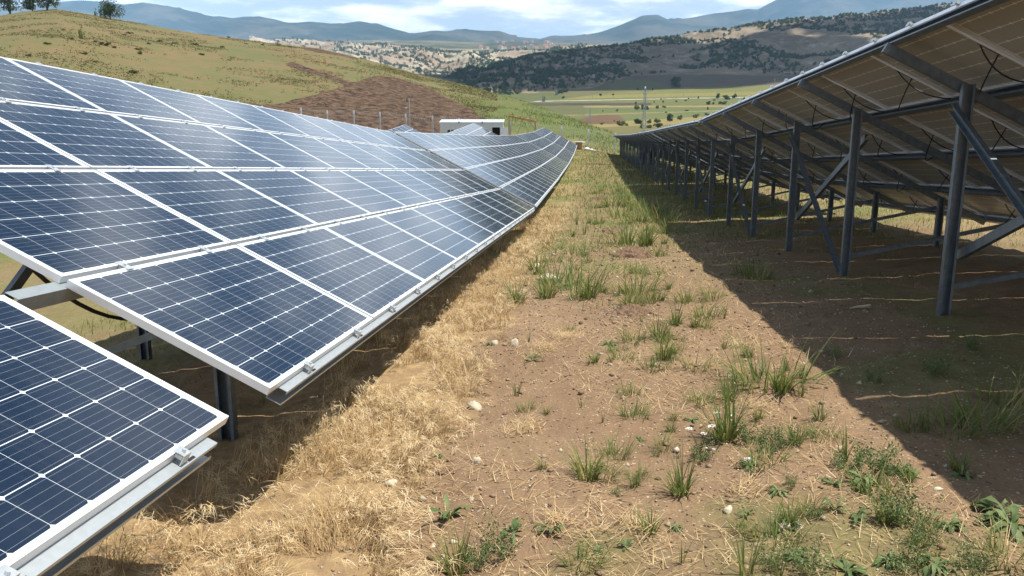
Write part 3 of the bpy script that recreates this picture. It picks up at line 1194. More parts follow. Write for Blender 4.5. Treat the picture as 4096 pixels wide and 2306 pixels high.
# ---- white site cabin
D = 91.2
c0 = at(1110, 333)
cx0, cx1 = -8.08, -.98
zc0 = 1.3 + .44
base = Vector((cx0, D, zc0 - 2.62))
cab = empty('site_cabin', base, R(-1.0), 'white flat-roofed site cabin with open door behind the far panels', 'cabin')
Lc, Wc, Hc = cx1 - cx0, 2.5, 2.5
b = MB()
b.cm = 0
b.box(0, .78, 0, .06, 0, Hc)
b.box(1.62, 5.85, 0, .06, 0, Hc)
b.box(.78, 1.62, 0, .06, 0, .95)
b.box(.78, 1.62, 0, .06, 1.80, Hc)
b.box(6.74, Lc, 0, .06, 0, Hc)
b.box(5.85, 6.74, 0, .06, 2.02, Hc)
b.box(0, .06, .06, Wc, 0, Hc)
b.box(Lc - .06, Lc, .06, Wc, 0, Hc)
b.box(.06, Lc - .06, Wc - .06, Wc, 0, Hc)
for x in (0.0, .66, 1.75, 3.0, 4.3, 5.6, Lc - .07):
    b.box(x + .003, x + .06, -.012, -.0005, .05, Hc - .12)
b.box(.06, Lc - .06, .06, Wc - .06, -.0, .05)
b.build('wall', M['panelwall'], cab)
b = MB()
b.add([(-.08, -.08, Hc), (Lc + .08, -.08, Hc), (Lc + .08, Wc + .08, Hc + .30), (-.08, Wc + .08, Hc + .30),
       (-.08, -.08, Hc + .10), (Lc + .08, -.08, Hc + .10), (Lc + .08, Wc + .08, Hc + .40), (-.08, Wc + .08, Hc + .40)],
      [(0, 3, 2, 1), (4, 5, 6, 7), (0, 1, 5, 4), (1, 2, 6, 5), (2, 3, 7, 6), (3, 0, 4, 7)])
for x in np.arange(.4, Lc, .6):
    b.add([(x, -.06, Hc + .1005), (x + .03, -.06, Hc + .1005), (x + .03, Wc + .06, Hc + .4005), (x, Wc + .06, Hc + .4005),
           (x, -.06, Hc + .125), (x + .03, -.06, Hc + .125), (x + .03, Wc + .06, Hc + .425), (x, Wc + .06, Hc + .425)],
          [(4, 5, 6, 7), (0, 1, 5, 4), (1, 2, 6, 5), (3, 0, 4, 7)])
rf = b.build('roof', M['roofsheet'], cab)
for x in (2.15, 4.75):
    b = MB()
    b.box(x - .07, x + .07, -.14, -.082, Hc - .05, Hc + .15)
    b.build('lifting_eye', M['galv_dull'], rf)
wn = MB()
wn.box(.78, 1.62, -.03, .03, .95, 1.0)
wn.box(.78, 1.62, -.03, .03, 1.75, 1.80)
wn.box(.78, .83, -.03, .03, 1.0, 1.75)
wn.box(1.57, 1.62, -.03, .03, 1.0, 1.75)
wn.box(1.17, 1.23, -.03, .03, 1.0, 1.75)
w_ = wn.build('window', M['white'], cab)
b = MB()
b.box(.83, 1.17, .005, .015, 1.0, 1.75)
b.box(1.23, 1.57, .005, .015, 1.0, 1.75)
b.build('pane', M['glassd'], w_)
b = MB()
b.box(5.80, 5.85, -.03, .07, 0, 2.08)
b.box(6.74, 6.79, -.03, .07, 0, 2.08)
b.box(5.85, 6.74, -.03, .07, 2.02, 2.08)
b.build('door_frame', M['white'], cab)
b = MB()
b.box(0, .84, -.045, 0, .03, 2.0)
dl = b.build('door', M['white'], cab, (6.80, -.032, 0))
dl.rotation_euler = (0, 0, R(-8))
b = MB()
b.box(.70, .80, -.085, -.046, .98, 1.02)
b.build('handle', M['galv_dull'], dl)
b = MB()
b.box(5.86, 6.73, 1.5, 1.52, .06, 2.0)
b.build('doorway_shade', M['dark'], cab)  # dark sheet added behind the open door; its colour stands for interior shade

# ---- timber shelter with a strip of clay tiles
sh0 = Vector((-.35, 93.2, float(GZ(-.35, 93.2))))
sh = empty('timber_shelter', sh0, 0, 'small raw timber shelter with a sloping strip of orange clay tiles beside the cabin', 'shelter')
W_s, D_s = 3.05, 1.5
hl, hr = 2.95, 2.30
for (x, y, h) in ((0, 0, hl), (0, D_s, hl), (W_s, 0, hr), (W_s, D_s, hr)):
    b = MB()
    gz = float(GZ(sh0.x + x, sh0.y + y)) - sh0.z
    b.box(x - .06, x + .06, y - .06, y + .06, gz - .25, h)
    b.build('post', M['timber'], sh)
for y in (0, D_s):
    b = MB()
    b.bar((-.12, y, hl + .05), (W_s + .14, y, hr + .03), .07, .10)
    b.build('beam', M['timber'], sh)
    b = MB()
    b.bar((W_s - .06, y, hr - .75), (W_s - .75, y, hr + .10), .05, .05)
    b.build('brace', M['timber'], sh)
b = MB()
b.bar((1.55, .1, hr + .25), (.75, .1, .3), .035, .035)
b.build('brace', M['timber_old'], sh)
b = MB()
b.bar((1.75, .1, hr + .22), (2.45, .1, .3), .03, .03)
b.build('brace', M['timber_old'], sh)
b = MB()
rt = random.Random(11)
for i in range(13):
    f = (i + .5) / 13
    for j in range(6):
        x, y = -.2 + (W_s + .4) * f, -.2 + j * .32
        z = hl + .12 + (hr - hl) * f + rt.uniform(-.012, .035)
        prof = [(-.135, 0), (-.07, .055), (.07, .055), (.135, 0), (.11, 0), (.06, .035), (-.06, .035), (-.11, 0)]
        vs = [(x + p, y + rt.uniform(-.01, .01), z + q - p * .2) for p, q in prof] + [(x + p, y + .34, z + q + .02 - p * .2) for p, q in prof]
        fs = [(0, 1, 6, 7), (1, 2, 5, 6), (2, 3, 4, 5), (8, 15, 14, 9), (9, 14, 13, 10), (10, 13, 12, 11)] + [(k_, k_ + 8, (k_ + 1) % 8 + 8, (k_ + 1) % 8) for k_ in range(8)]
        b.add(vs, fs)
b.build('tile_roof', M['tile'], sh)

# ---- cable drum and sacks
dx, dy = 7.43, 89.9
g = float(GZ(dx, dy))
dr = empty('cable_drum', (dx, dy, g), 0, 'empty wooden cable drum standing upright at the end of the left row', 'cable drum')


def disc(b, r, z0, z1, n=32):
    vs = [(r * math.cos(2 * math.pi * i / n), r * math.sin(2 * math.pi * i / n), z) for z in (z0, z1) for i in range(n)]
    fs = [(i, (i + 1) % n, n + (i + 1) % n, n + i) for i in range(n)] + [tuple(range(n))[::-1], tuple(range(n, 2 * n))]
    b.add(vs, fs)


for z in (0.0, .80):
    b = MB()
    disc(b, .70, z, z + .065)
    b.build('flange', M['white'] if z else M['timber_old'], dr)
b = MB()
for i in range(18):
    a = 2 * math.pi * i / 18
    c_, s_ = math.cos(a), math.sin(a)
    b.bar((.36 * c_, .36 * s_, .065), (.36 * c_, .36 * s_, .80), .12, .03, up=(c_, s_, 0))
b.build('core', M['timber'], dr)


def lump(name, loc, sx, sy, sz, seed, material, rough=.18, sub=3, parent=None, flat=0.0):
    """irregular rounded lump from an icosphere-like grid"""
    n, m_ = 14, 9
    th = np.linspace(0, 2 * math.pi, n, endpoint=False)
    ph = np.linspace(-math.pi / 2, math.pi / 2, m_)
    T, P = np.meshgrid(th, ph)
    x, y, z = np.cos(P) * np.cos(T), np.cos(P) * np.sin(T), np.sin(P)
    q = 1 + rough * 2 * (fbm(x * 1.3 + seed * 3.1 + z * .9, y * 1.3 - seed * 1.7 + z * 1.1, 3, seed) - .5) + rough * (fbm(x * 4 + seed + z * 2.3, y * 4 + z * 3.1, 2, seed + 5) - .5)
    V = np.stack([x * q * sx, y * q * sy, np.maximum(z, -1 + flat) * q * sz], -1)
    V[0] = V[0].mean(0)
    V[-1] = V[-1].mean(0)
    V = V.reshape(-1, 3)
    ii = (np.arange(m_ - 1)[:, None] * n + np.arange(n)[None]).ravel()
    jj = (np.arange(m_ - 1)[:, None] * n + ((np.arange(n) + 1) % n)[None]).ravel()
    Q = np.stack([ii, jj, jj + n, ii + n], -1)
    me = mesh_np(name, V, Q, [material], None, smooth=rough < .25)
    o = link(name, me, parent)
    o.location = loc
    return o


for i, (x, y, s_, lb) in enumerate([(8.35, 90.1, .24, 'larger white sack lying against the cable drum'), (8.85, 90.0, .17, 'small white sack lying right of the larger one by the drum'),
                                    (9.25, 90.4, .12, 'smallest white bundle by the fence post near the drum')]):
    o = lump('sack', on_ground(x, y, s_ * .62), s_ * 1.35, s_, s_ * .8, 40 + i, M['sack'], .22)
    tag(o, lb, 'sack', 'white sacks by the cable drum')

# ---- camera mast behind the left row
mx, my = -12.3, 97.9
g = float(GZ(mx, my))
ms = empty('camera_mast', (mx, my, g), 0, 'thin grey mast with a white camera on a short arm before the ploughed field', 'mast')
b = MB()
zt = CAMH + (504 - 402) / FPX * 99.5 - g
b.tube([(0, 0, -.4), (0, 0, zt)], .055, 8)
b.build('pole', M['lattice'], ms)
zt = CAMH + (504 - 402) / FPX * 99.5 - g
zc_ = CAMH + (504 - 436) / FPX * 99.5 - g
b = MB()
b.bar((-.05, 0, zc_), (-.34, -.02, zc_), .05, .05)
b.build('arm', M['lattice'], ms)
b = MB()
b.box(-.52, -.26, -.09, .05, zc_ - .07, zc_ + .05)
b.build('camera', M['white'], ms)
b = MB()
b.box(-.30, -.06, -.03, .03, zt - .30, zt - .25)
b.box(-.30, -.20, -.05, .05, zt - .38, zt + .10)
b.build('dark_lamp', M['ceramic'], ms)

# ---- barrels, ribbon under the right row; rod and cable
for i, (px, py, lb) in enumerate([(1590, 369, 'dark blue plastic barrel under the far end of the right row, left of two'), (1598, 366, 'dark blue plastic barrel under the far end of the right row, right of two')]):
    x, y = [(9.9, 61.5), (10.75, 62.3)][i]
    o = MB()
    prof = [(.0, 0), (.27, 0), (.29, .04), (.29, .30), (.305, .33), (.29, .36), (.29, .62), (.305, .65), (.29, .68), (.29, .92), (.27, .96), (.0, .96)]
    n = 20
    vs = [(r * math.cos(2 * math.pi * k_ / n), r * math.sin(2 * math.pi * k_ / n), z) for r, z in prof[1:-1] for k_ in range(n)]
    fs = [(j * n + k_, j * n + (k_ + 1) % n, (j + 1) * n + (k_ + 1) % n, (j + 1) * n + k_) for j in range(len(prof) - 3) for k_ in range(n)]
    fs += [tuple(range(n))[::-1], tuple(range((len(prof) - 3) * n, (len(prof) - 2) * n))]
    o.add(vs, fs)
    o.tube([(.15, .08, .96), (.15, .08, .99)], .035, 10)
    ob = o.build('barrel', M['bluep'], None, on_ground(x, y, -.01))
    tag(ob, lb, 'barrel', 'blue barrels under the right row')
b = MB()
pts = [(0, 0, 0), (.03, 0, -.10), (-.02, .02, -.22), (.04, .0, -.36), (.10, .02, -.44)]
for p, q in zip(pts[:-1], pts[1:]):
    b.bar(p, q, .075, .006, up=(0, 1, 0))
o = b.build('ribbon', M['redp'], None, (8.0, 41.6, CAMH - .62))
tag(o, 'short red ribbon hanging under the third table of the right row', 'ribbon')
p0, p1 = at(1476, 415), at(1562, 416)
b = MB()
b.tube([p0 + (p1 - p0) * s_ + Vector((0, 0, .06 + .02 * math.sin(9 * s_))) for s_ in np.linspace(0, 1, 8)], .035, 6)
tag(b.build('rod', M['rust']), 'rusty brown rod lying across the far grass of the aisle', 'rod')
# black cable hanging between the lone panel and the big left table
b = MB()
A_ = np.array((-2.35, 3.45, CAMH - .30))
B_ = np.array((-1.75, 4.55, CAMH - .80))
b.tube([A_ + (B_ - A_) * s_ + np.array((0, 0, -.42 * 4 * s_ * (1 - s_))) for s_ in np.linspace(0, 1, 18)], .011, 6)
tag(b.build('cable', M['black']), 'thick black cable sagging in the gap between the two nearest left panels', 'cable')


# ------------------------------------------------------------------ trees and bushes
def leaf_quads(C, size, g, flat=.0):
    """C (n,3) centres -> quads of random orientation"""
    n = len(C)
    a = g.normal(size=(n, 3))
    a /= np.linalg.norm(a, axis=1, keepdims=True)
    b = g.normal(size=(n, 3))
    b -= a * (a * b).sum(1, keepdims=True)
    b /= np.linalg.norm(b, axis=1, keepdims=True)
    s = (size * g.uniform(.6, 1.35, n))[:, None]
    V = np.stack([C - a * s, C - b * s * .55, C + a * s, C + b * s * .55], 1).reshape(-1, 3)
    Q = np.arange(4 * n).reshape(n, 4)
    return V, Q


def crown_np(seed, rx, rz, z0, n, leaf, nl=9, shell=.55, bottom=0.0):
    """leaf quads in several overlapping lobes; returns V, Q, tint"""
    g = np.random.default_rng(seed)
    lob = []
    for i in range(nl):
        a = g.uniform(0, 2 * math.pi)
        rr = rx * g.uniform(.1, .68) ** .8
        h = g.uniform(.12, .86)
        sz = g.uniform(.28, .50)
        lob.append((rr * math.cos(a), rr * math.sin(a), z0 + rz * h, rx * sz, rz * sz * .75, g.uniform(-.18, .18)))
    w = np.array([l[3] ** 2 for l in lob])
    k = g.choice(nl, n, p=w / w.sum())
    L = np.array(lob)[k]
    d = g.normal(size=(n, 3))
    d /= np.linalg.norm(d, axis=1, keepdims=True)
    rad = g.uniform(shell, 1.08, n) ** .7
    C = L[:, :3] + d * np.stack([L[:, 3], L[:, 3], L[:, 4]], 1) * rad[:, None]
    keep = C[:, 2] > z0 + bottom
    C, L, n = C[keep], L[keep], int(keep.sum())
    V, Q = leaf_quads(C, leaf, g)
    tint = np.repeat(np.clip(.45 + L[:, 5] + g.normal(0, .16, n), 0, 1), 4)
    return V, Q, tint


def bush_mesh(name, seed, rx, rz, n, leaf, m, nl=8):
    V, Q, t_ = crown_np(seed, rx, rz, 0, n, leaf, nl, .35, .0)
    return mesh_np(name, V, Q, [m], dict(tint=t_))


def tree(name, loc, h, rx, seed, label, cat='tree', group=None, n=1500, leaf=.14, m=None, stems=1, low=.25):
    root = empty(name, loc, 0, label, cat, group)
    V, Q, t_ = crown_np(seed, rx, h * (1 - low), h * low, n, leaf, 12, .35)
    link('crown', mesh_np('crown', V, Q, [m or M['crown']], dict(tint=t_)), root)
    r3 = random.Random(seed)
    b = MB()
    for s in range(stems):
        top = np.array((r3.uniform(-.4, .4) * rx, r3.uniform(-.4, .4) * rx, h * .75))
        b.tube([(0, 0, -.3), top * .35 + np.array((.05, 0, 0)), top * .7, top], [h * .028, h * .02, h * .012, h * .004], 7)
        for _ in range(5):
            k_ = r3.uniform(.3, .8)
            e = np.array((r3.uniform(-.8, .8) * rx, r3.uniform(-.8, .8) * rx, h * r3.uniform(.55, .92)))
            b.tube([top * k_, (top * k_ + e) / 2 + np.array((0, 0, .05 * h)), e], [h * .012, h * .008, h * .002], 5)
    b.build('trunk', M['bark'], root)
    return root


def at_r(px, py):
    """point of the ground sheet seen at a pixel (hill)"""
    return at(px, py)


def hill_top(px, r, dz=0.0):
    a = float(azel(px, 300)[0])
    return Vector((r * math.sin(a), r * math.cos(a), float(ground_r(np.array(a), np.array(float(r)))) + dz))


p = hill_top(301, 236, -.25)
tree('tree', p, 5.0, 3.3, 5, 'lone round green tree standing on the ridge of the grass hill', n=2600, leaf=.17, low=.10, stems=2)
for i, (px, r, h, w, lb) in enumerate([(8, 249, 8.5, 3.2, 'dark tree at the very edge of the picture on the left hilltop'), (58, 247, 8.0, 3.3, 'tall dark tree with two stems on the left hilltop, second from the edge'),
                                       (112, 252, 6.0, 2.8, 'smaller paler tree between two larger ones on the left hilltop'), (148, 240, 6.2, 3.2, 'green bushy tree on the left hilltop nearest to the open ridge')]):
    tree('tree', hill_top(px, r), h, w, 20 + i, lb, group='trees on the left hilltop', n=2600, leaf=.20, low=.10, stems=2)
BUSH = [bush_mesh('bush', 100 + i, 1.0, 1.15, 420, .16, M['crown_l'], 7) for i in range(5)]
BUSHD = [bush_mesh('bush', 120 + i, 1.0, 1.1, 420, .16, M['crown'], 7) for i in range(5)]
sap = bush_mesh('shrub', 141, .7, 1.6, 160, .13, M['crown_l'], 6)
for px, py, s_, lb in [(208, 86, .95, 'thin young sapling on the slope below the left hilltop trees'), (268, 40, .8, 'small sapling on the ridge left of the lone round tree'), (280, 42, .62, 'tiny sapling beside another on the ridge left of the lone tree')]:
    q = at(px, py + 12) if py > 60 else hill_top(px, 240)
    o = link('sapling', sap, None, q)
    o.scale = (s_ * 1.1, s_ * 1.1, s_ * 1.5)
    tag(o, lb, 'sapling')
hs = [(328, 84, 1.0), (313, 87, .6), (262, 113, 1.3), (286, 119, .8), (348, 124, 1.0), (350, 134, .9), (404, 104, .9), (440, 109, .9), (494, 112, 1.2), (508, 137, .9), (560, 118, .9), (240, 105, .7),
      (575, 84, .8), (335, 182, 1.0), (215, 135, .7), (120, 110, .7), (700, 112, 1.0), (730, 118, .8), (660, 112, .8), (240, 155, .6), (70, 140, .7), (375, 110, .6), (620, 110, .6), (160, 75, .6), (180, 97, .7)]
for i, (px, py, s_) in enumerate(hs):
    q = at(px, py + 2)
    o = link('hill_shrub', BUSH[i % 5], None, q)
    o.scale = (s_ * .75, s_ * .75, s_ * .36)
    o.rotation_euler = (0, 0, i * 1.7)
    tag(o, 'low rounded shrub scattered over the dry slope of the grass hill', 'shrub', 'low shrubs scattered over the grass hill')

# bushes and trees of the valley: px, py (foot), width px, height px, kind
VB = [(1598, 414.0, 60, 22, 0), (1617, 414, 30, 20, 1), (1654, 411.5, 17, 13, 0), (1680, 409.5, 22, 11, 0)]
z4 = lambda zx, zy: ((2400 + zx / 3.626) / PXK, (250 + zy / 3.626) / PXK)
vb = [(535, 690, 80, 75, 0), (600, 690, 100, 85, 1), (680, 688, 90, 75, 1), (835, 672, 60, 52, 0), (930, 662, 75, 38, 0), (1570, 612, 92, 62, 1), (1645, 612, 50, 34, 1), (1775, 606, 150, 42, 0), (1560, 686, 46, 46, 0),
      (1010, 858, 102, 96, 2), (1150, 838, 88, 74, 0), (1395, 806, 110, 55, 0), (320, 922, 160, 78, 0), (545, 892, 145, 84, 1), (720, 886, 92, 62, 0), (830, 880, 104, 66, 0), (1550, 782, 90, 50, 0),
      (600, 958, 90, 60, 0), (720, 955, 110, 55, 0), (850, 950, 160, 68, 1), (1425, 528, 32, 46, 1), (1710, 528, 82, 78, 1), (1820, 541, 112, 82, 1), (1960, 518, 92, 66, 1), (1655, 560, 46, 36, 0),
      (245, 712, 44, 36, 0), (520, 607, 40, 36, 0), (1285, 534, 30, 24, 1), (1105, 577, 36, 26, 1), (885, 546, 22, 20, 1), (785, 592, 18, 36, 0), (915, 586, 36, 36, 0), (40, 716, 30, 22, 0), (955, 731, 52, 16, 1), (1260, 706, 80, 16, 1),
      (1090, 366, 172, 142, 2), (190, 305, 22, 30, 1), (8, 486, 36, 36, 1), (2090, 540, 40, 40, 1), (1880, 545, 30, 30, 1), (1240, 565, 40, 26, 0), (30, 905, 70, 34, 0), (210, 860, 30, 20, 0)]
zb = lambda zx, zy: ((1700 + zx / 2.576) / PXK, (150 + zy / 2.576) / PXK)
SIL = bush_mesh('bush', 160, 1.0, 1.3, 420, .16, M['crown_s'], 7)
lab_special = {9: ('tree', 'round dark green tree standing alone on the yellow field right of the lattice mast'), 35: ('tree', 'large dark round tree alone on the bare brown slope above the fields'),
               12: ('bush', 'wide bush left of the lattice mast foot, at the edge of the brown field'), 13: ('bush', 'dark bush touching the left side of the lattice mast near its foot'),
               21: ('tree', 'leftmost of the three dark trees by the valley road'), 22: ('tree', 'middle of the three dark trees by the valley road'), 23: ('tree', 'rightmost of the three dark trees by the valley road'),
               5: ('bush', 'round dark bush on the green field below the road trees'), 7: ('bush', 'long low bush on the green field below the road trees'),
               8: ('bush', 'small round bush alone on the green field near the top rail of the right row')}
for i, (zx, zy, w, h, kd) in enumerate(vb):
    px, py = z4(zx, zy)
    q = at_valley(px, py)
    dist = q.length
    s_w, s_h = w / 3.626 / FPX * dist / 2, h / 3.626 / FPX * dist / 1.12
    nm, lb = lab_special.get(i, ('bush', 'small leafy bush standing among the strips of the valley fields'))
    if kd == 2:
        tree('tree', q, s_h * 1.12, s_w, 300 + i, lb, n=1500, leaf=s_w * .11, low=.06)
        continue
    o = link(nm, (BUSHD if kd else BUSH)[i % 5], None, q)
    o.scale = (s_w * .92, s_w * .92, s_h * .85)
    o.rotation_euler = (0, 0, i * 2.1)
    tag(o, lb, nm, 'bushes and trees in the valley fields')
for zx, zy, w, h, kd, lb in [(1228, 662, 48, 52, 's', 'silvery round tree at the left end of the valley road'), (1362, 596, 46, 50, 's', 'silvery tree beside the dark hedge under the shrub hill'),
                             (1427, 632, 32, 28, 'd', 'small dark bush on the green slope above the valley road, left of two'), (1810, 602, 28, 26, 'd', 'small dark bush on the green slope above the valley road, right of two'),
                             (1940, 598, 26, 22, 'd', 'small dark tree crown beside a thin pole above the valley road'), (1400, 578, 90, 60, 'd', 'dark green hedge bush behind the silvery tree, left part'),
                             (1450, 566, 70, 44, 'd', 'dark green hedge bush behind the silvery tree, right part')]:
    px, py = zb(zx, zy)
    q = at_valley(px, py)
    dist = q.length
    o = link('tree', SIL if kd == 's' else BUSHD[int(zx) % 5], None, q)
    o.scale = (w / 2.576 / FPX * dist / 2, w / 2.576 / FPX * dist / 2, h / 2.576 / FPX * dist / 1.15)
    tag(o, lb, 'tree')

# ---- shrubs of the right hill: the nearest 300 as things, the rest as one mass
SH = [crown_np(200 + i, 1.0, 1.25, -.15, 110, .26, 6, .45) for i in range(7)]
SHM = [mesh_np('hill_bush', v, q, [M['crown']], dict(tint=t_)) for v, q, t_ in SH]
g = np.random.default_rng(77)
a0, a1 = hillP.a
N0 = 15000
ua = g.uniform(a0, a1, N0)
ut = g.uniform(.03, 1.05, N0) ** .82
x, y, z = hillP.surf(ua, ut)
pxh, pyh = to_px(x, y, z)
clump = fbm(x / 85, y / 85, 4, 301) * .65 + fbm(x / 30, y / 30, 3, 302) * .35
thr = .452 - .055 * sstep(ut, .8, 1.0) - .03 * sstep(-pxh, -1500, -1150)
bald = inpoly(pxh, pyh, [(1560, 196), (1720, 188), (1940, 214), (1900, 222), (1560, 226)]) | (ut < .05)
bald |= inpoly(pxh, pyh, [(1880, 95), (1990, 78), (2080, 100), (2060, 150), (1960, 130)]) & (clump < .58)
bald |= inpoly(pxh, pyh, [(1160, 235), (1240, 252), (1560, 218), (1520, 245), (1200, 262)])
keep = (clump > thr) & ~bald
sc = g.uniform(2.2, 4.7, N0) * (1 - .25 * (ut < .12))
idx = np.nonzero(keep)[0][:8000]
X_, Y_, Z_, SC, UT = x[idx], y[idx], z[idx], sc[idx], ut[idx]
pxk = pxh[idx]
vis = (pxk < 2576) & (pxk > 1060)
order = np.argsort(np.where(vis, -SC / np.hypot(X_, Y_), 1))
big = set(order[:300].tolist())
mass_v, mass_q, mass_t, nv = [], [], [], 0
for j in range(len(idx)):
    c_, s_ = math.cos(j * 1.3), math.sin(j * 1.3)
    if j in big:
        o = link('hill_bush', SHM[j % 7], None, (X_[j], Y_[j], Z_[j]))
        o.scale = (SC[j], SC[j], SC[j] * (.8 + .3 * ((j * 37) % 10) / 10))
        o.rotation_euler = (0, 0, j * 1.3)
        tag(o, 'dark green bush growing on the slope of the shrub-covered hill', 'bush', 'bushes on the shrub-covered hill')
    else:
        v, q, t_ = SH[j % 7]
        s2 = SC[j]
        v, t_, q = v[:240], t_[:240], q[:60]
        w_ = np.stack([(v[:, 0] * c_ - v[:, 1] * s_) * s2 + X_[j], (v[:, 0] * s_ + v[:, 1] * c_) * s2 + Y_[j], v[:, 2] * s2 + Z_[j]], -1)
        mass_v.append(w_)
        mass_q.append(q + nv)
        mass_t.append(np.clip(t_ + ((j * 53) % 100) / 250.0 - .2, 0, 1))
        nv += len(v)
me = mesh_np('hillside_scrub', np.concatenate(mass_v), np.concatenate(mass_q), [M['crown']], dict(tint=np.concatenate(mass_t)))
tag(link('hillside_scrub', me), 'dense dark scrub covering the hill on the right', 'scrub', None, 'stuff')


def scatter_mass(name, P, n, px0, px1, t0, t1, smin, smax, seed, thr_, m, label, cscale=90):
    g = np.random.default_rng(seed)
    a = g.uniform(float(azel(px0, 300)[0]), float(azel(px1, 300)[0]), n)
    tt = g.uniform(t0, t1, n)
    x, y, z = P.surf(a, tt)
    kp = np.nonzero(fbm(x / cscale, y / cscale, 4, seed) > thr_)[0]
    vs, qs, ts, nv = [], [], [], 0
    for j in kp:
        v, q, t_ = SH[j % 7]
        v, t_ = v[:160], t_[:160]
        q = q[:40]
        s2 = g.uniform(smin, smax)
        vs.append(v * s2 * np.array((1, 1, 1.1)) + np.array((x[j], y[j], z[j])))
        qs.append(q + nv)
        ts.append(t_)
        nv += len(v)
    me = mesh_np(name, np.concatenate(vs), np.concatenate(qs), [m], dict(tint=np.concatenate(ts)))
    tag(link(name, me), label, 'scrub', None, 'stuff')


scatter_mass('badland_scrub', badP, 6500, 700, 1600, .05, 1.05, 3.0, 6.5, 401, .50, M['crown'], 'scattered scrub on the eroded hills in the middle distance', 120)
# row of poplars below the badlands
g2 = random.Random(5)
for i in range(14):
    px = 1096 + i * 9 + g2.uniform(-3, 3)
    a = float(azel(px, 300)[0])
    x, y, z = badP.surf(np.array(a), np.array(.02 + .02 * g2.random()))
    o = link('poplar', SHM[i % 7], None, (float(x), float(y), float(z) + 6))
    hgt = g2.uniform(12, 20)
    o.scale = (g2.uniform(4, 6), 5, hgt)
    tag(o, 'dark poplar in the clump of trees behind the shoulder of the grass hill', 'tree', 'poplars behind the grass hill')
# town far away
M['town'] = simple('pale_house_wall', (.62, .58, .52), .8)
M['townroof'] = simple('red_roof', (.36, .14, .09), .8)
g2 = random.Random(9)
for i in range(46):
    px = g2.gauss(1355, 60) if i > 12 else g2.uniform(1200, 1300)
    a = float(azel(px, 300)[0])
    x, y, z = plainP.surf(np.array(a), np.array(g2.uniform(.05, .62)))
    w_, d_, h_ = g2.uniform(9, 20), g2.uniform(8, 14), g2.uniform(5, 12)
    b = MB()
    b.box(-w_ / 2, w_ / 2, -d_ / 2, d_ / 2, -4, h_)
    b.cm = 1
    b.add([(-w_ / 2 - .5, -d_ / 2 - .5, h_ + .01), (w_ / 2 + .5, -d_ / 2 - .5, h_ + .01), (w_ / 2 + .5, d_ / 2 + .5, h_ + .01), (-w_ / 2 - .5, d_ / 2 + .5, h_ + .01), (-w_ / 2, 0, h_ + 4), (w_ / 2, 0, h_ + 4)],
          [(0, 1, 5, 4), (2, 3, 4, 5), (1, 2, 5), (3, 0, 4)])
    o = b.build('house', [M['town'], M['townroof']], None, (float(x), float(y), float(z)))
    o.rotation_euler = (0, 0, g2.uniform(-.6, .6))
    tag(o, 'tiny pale house of the far town on the wooded plain', 'house', 'houses of the far town')


# ---- power poles in the valley
def lattice_mast(loc, h, w0, w1, label, arms=True, rz=0.0):
    root = empty('power_mast', loc, rz, label, 'power mast')
    b = MB()
    n = 12
    legs = []
    for sx_s, sy_s in ((-1, -1), (1, -1), (1, 1), (-1, 1)):
        pts = [(sx_s * (w0 + (w1 - w0) * i / n) / 2, sy_s * (w0 + (w1 - w0) * i / n) / 2, h * i / n) for i in range(n + 1)]
        legs.append(pts)
        b.bar((pts[0][0], pts[0][1], -.5), pts[-1], .10, .10)
    for i in range(n):
        for f in range(4):
            A_, B_ = legs[f], legs[(f + 1) % 4]
            b.bar(A_[i], B_[i + 1], .045, .045)
            b.bar(B_[i], A_[i + 1], .045, .045)
    b.build('lattice', M['lattice'], root)
    if arms:
        za = h - .5
        b = MB()
        b.bar((-2.2, 0, za), (2.2, 0, za), .16, .18)
        b.bar((-1.4, 0, za), (-.2, 0, za - 1.1), .08, .08)
        b.bar((1.4, 0, za), (.2, 0, za - 1.1), .08, .08)
        b.build('crossarm', M['lattice'], root)
        for x, z in ((-2.1, za + .08), (2.1, za + .08), (0, h)):
            b = MB()
            b.tube([(x, 0, z), (x, 0, z + .12), (x, 0, z + .3), (x, 0, z + .42), (x, 0, z + .62)], [.08, .2, .24, .18, .16], 8)
            b.build('insulator', M['ceramic'] if x else M['white'], root)
    return root


q = at_valley(2575.5 / PXK, 531 / PXK)
hm = (531 - 366) / FPX * q.length
lattice_mast(q, hm, .95, .42, 'tall slim lattice power mast with three insulators on its crossarm in the valley')
q = at_valley(2359 / PXK, 486 / PXK)
b_ = (486 - 441) / FPX * q.length
r_ = lattice_mast(q, b_, 1.0, .6, 'small lattice power mast with a bracketed top before the brown field', arms=False)
b = MB()
for s_ in (-1, 1):
    b.bar((0, 0, b_ - .6), (s_ * 1.1, 0, b_ + .15), .14, .14)
    b.bar((s_ * 1.1, 0, b_ + .15), (s_ * 1.1, 0, b_ + .5), .2, .2)
b.bar((-1.1, 0, b_ + .1), (1.1, 0, b_ + .1), .12, .12)
b.build('bracket', M['lattice'], r_)
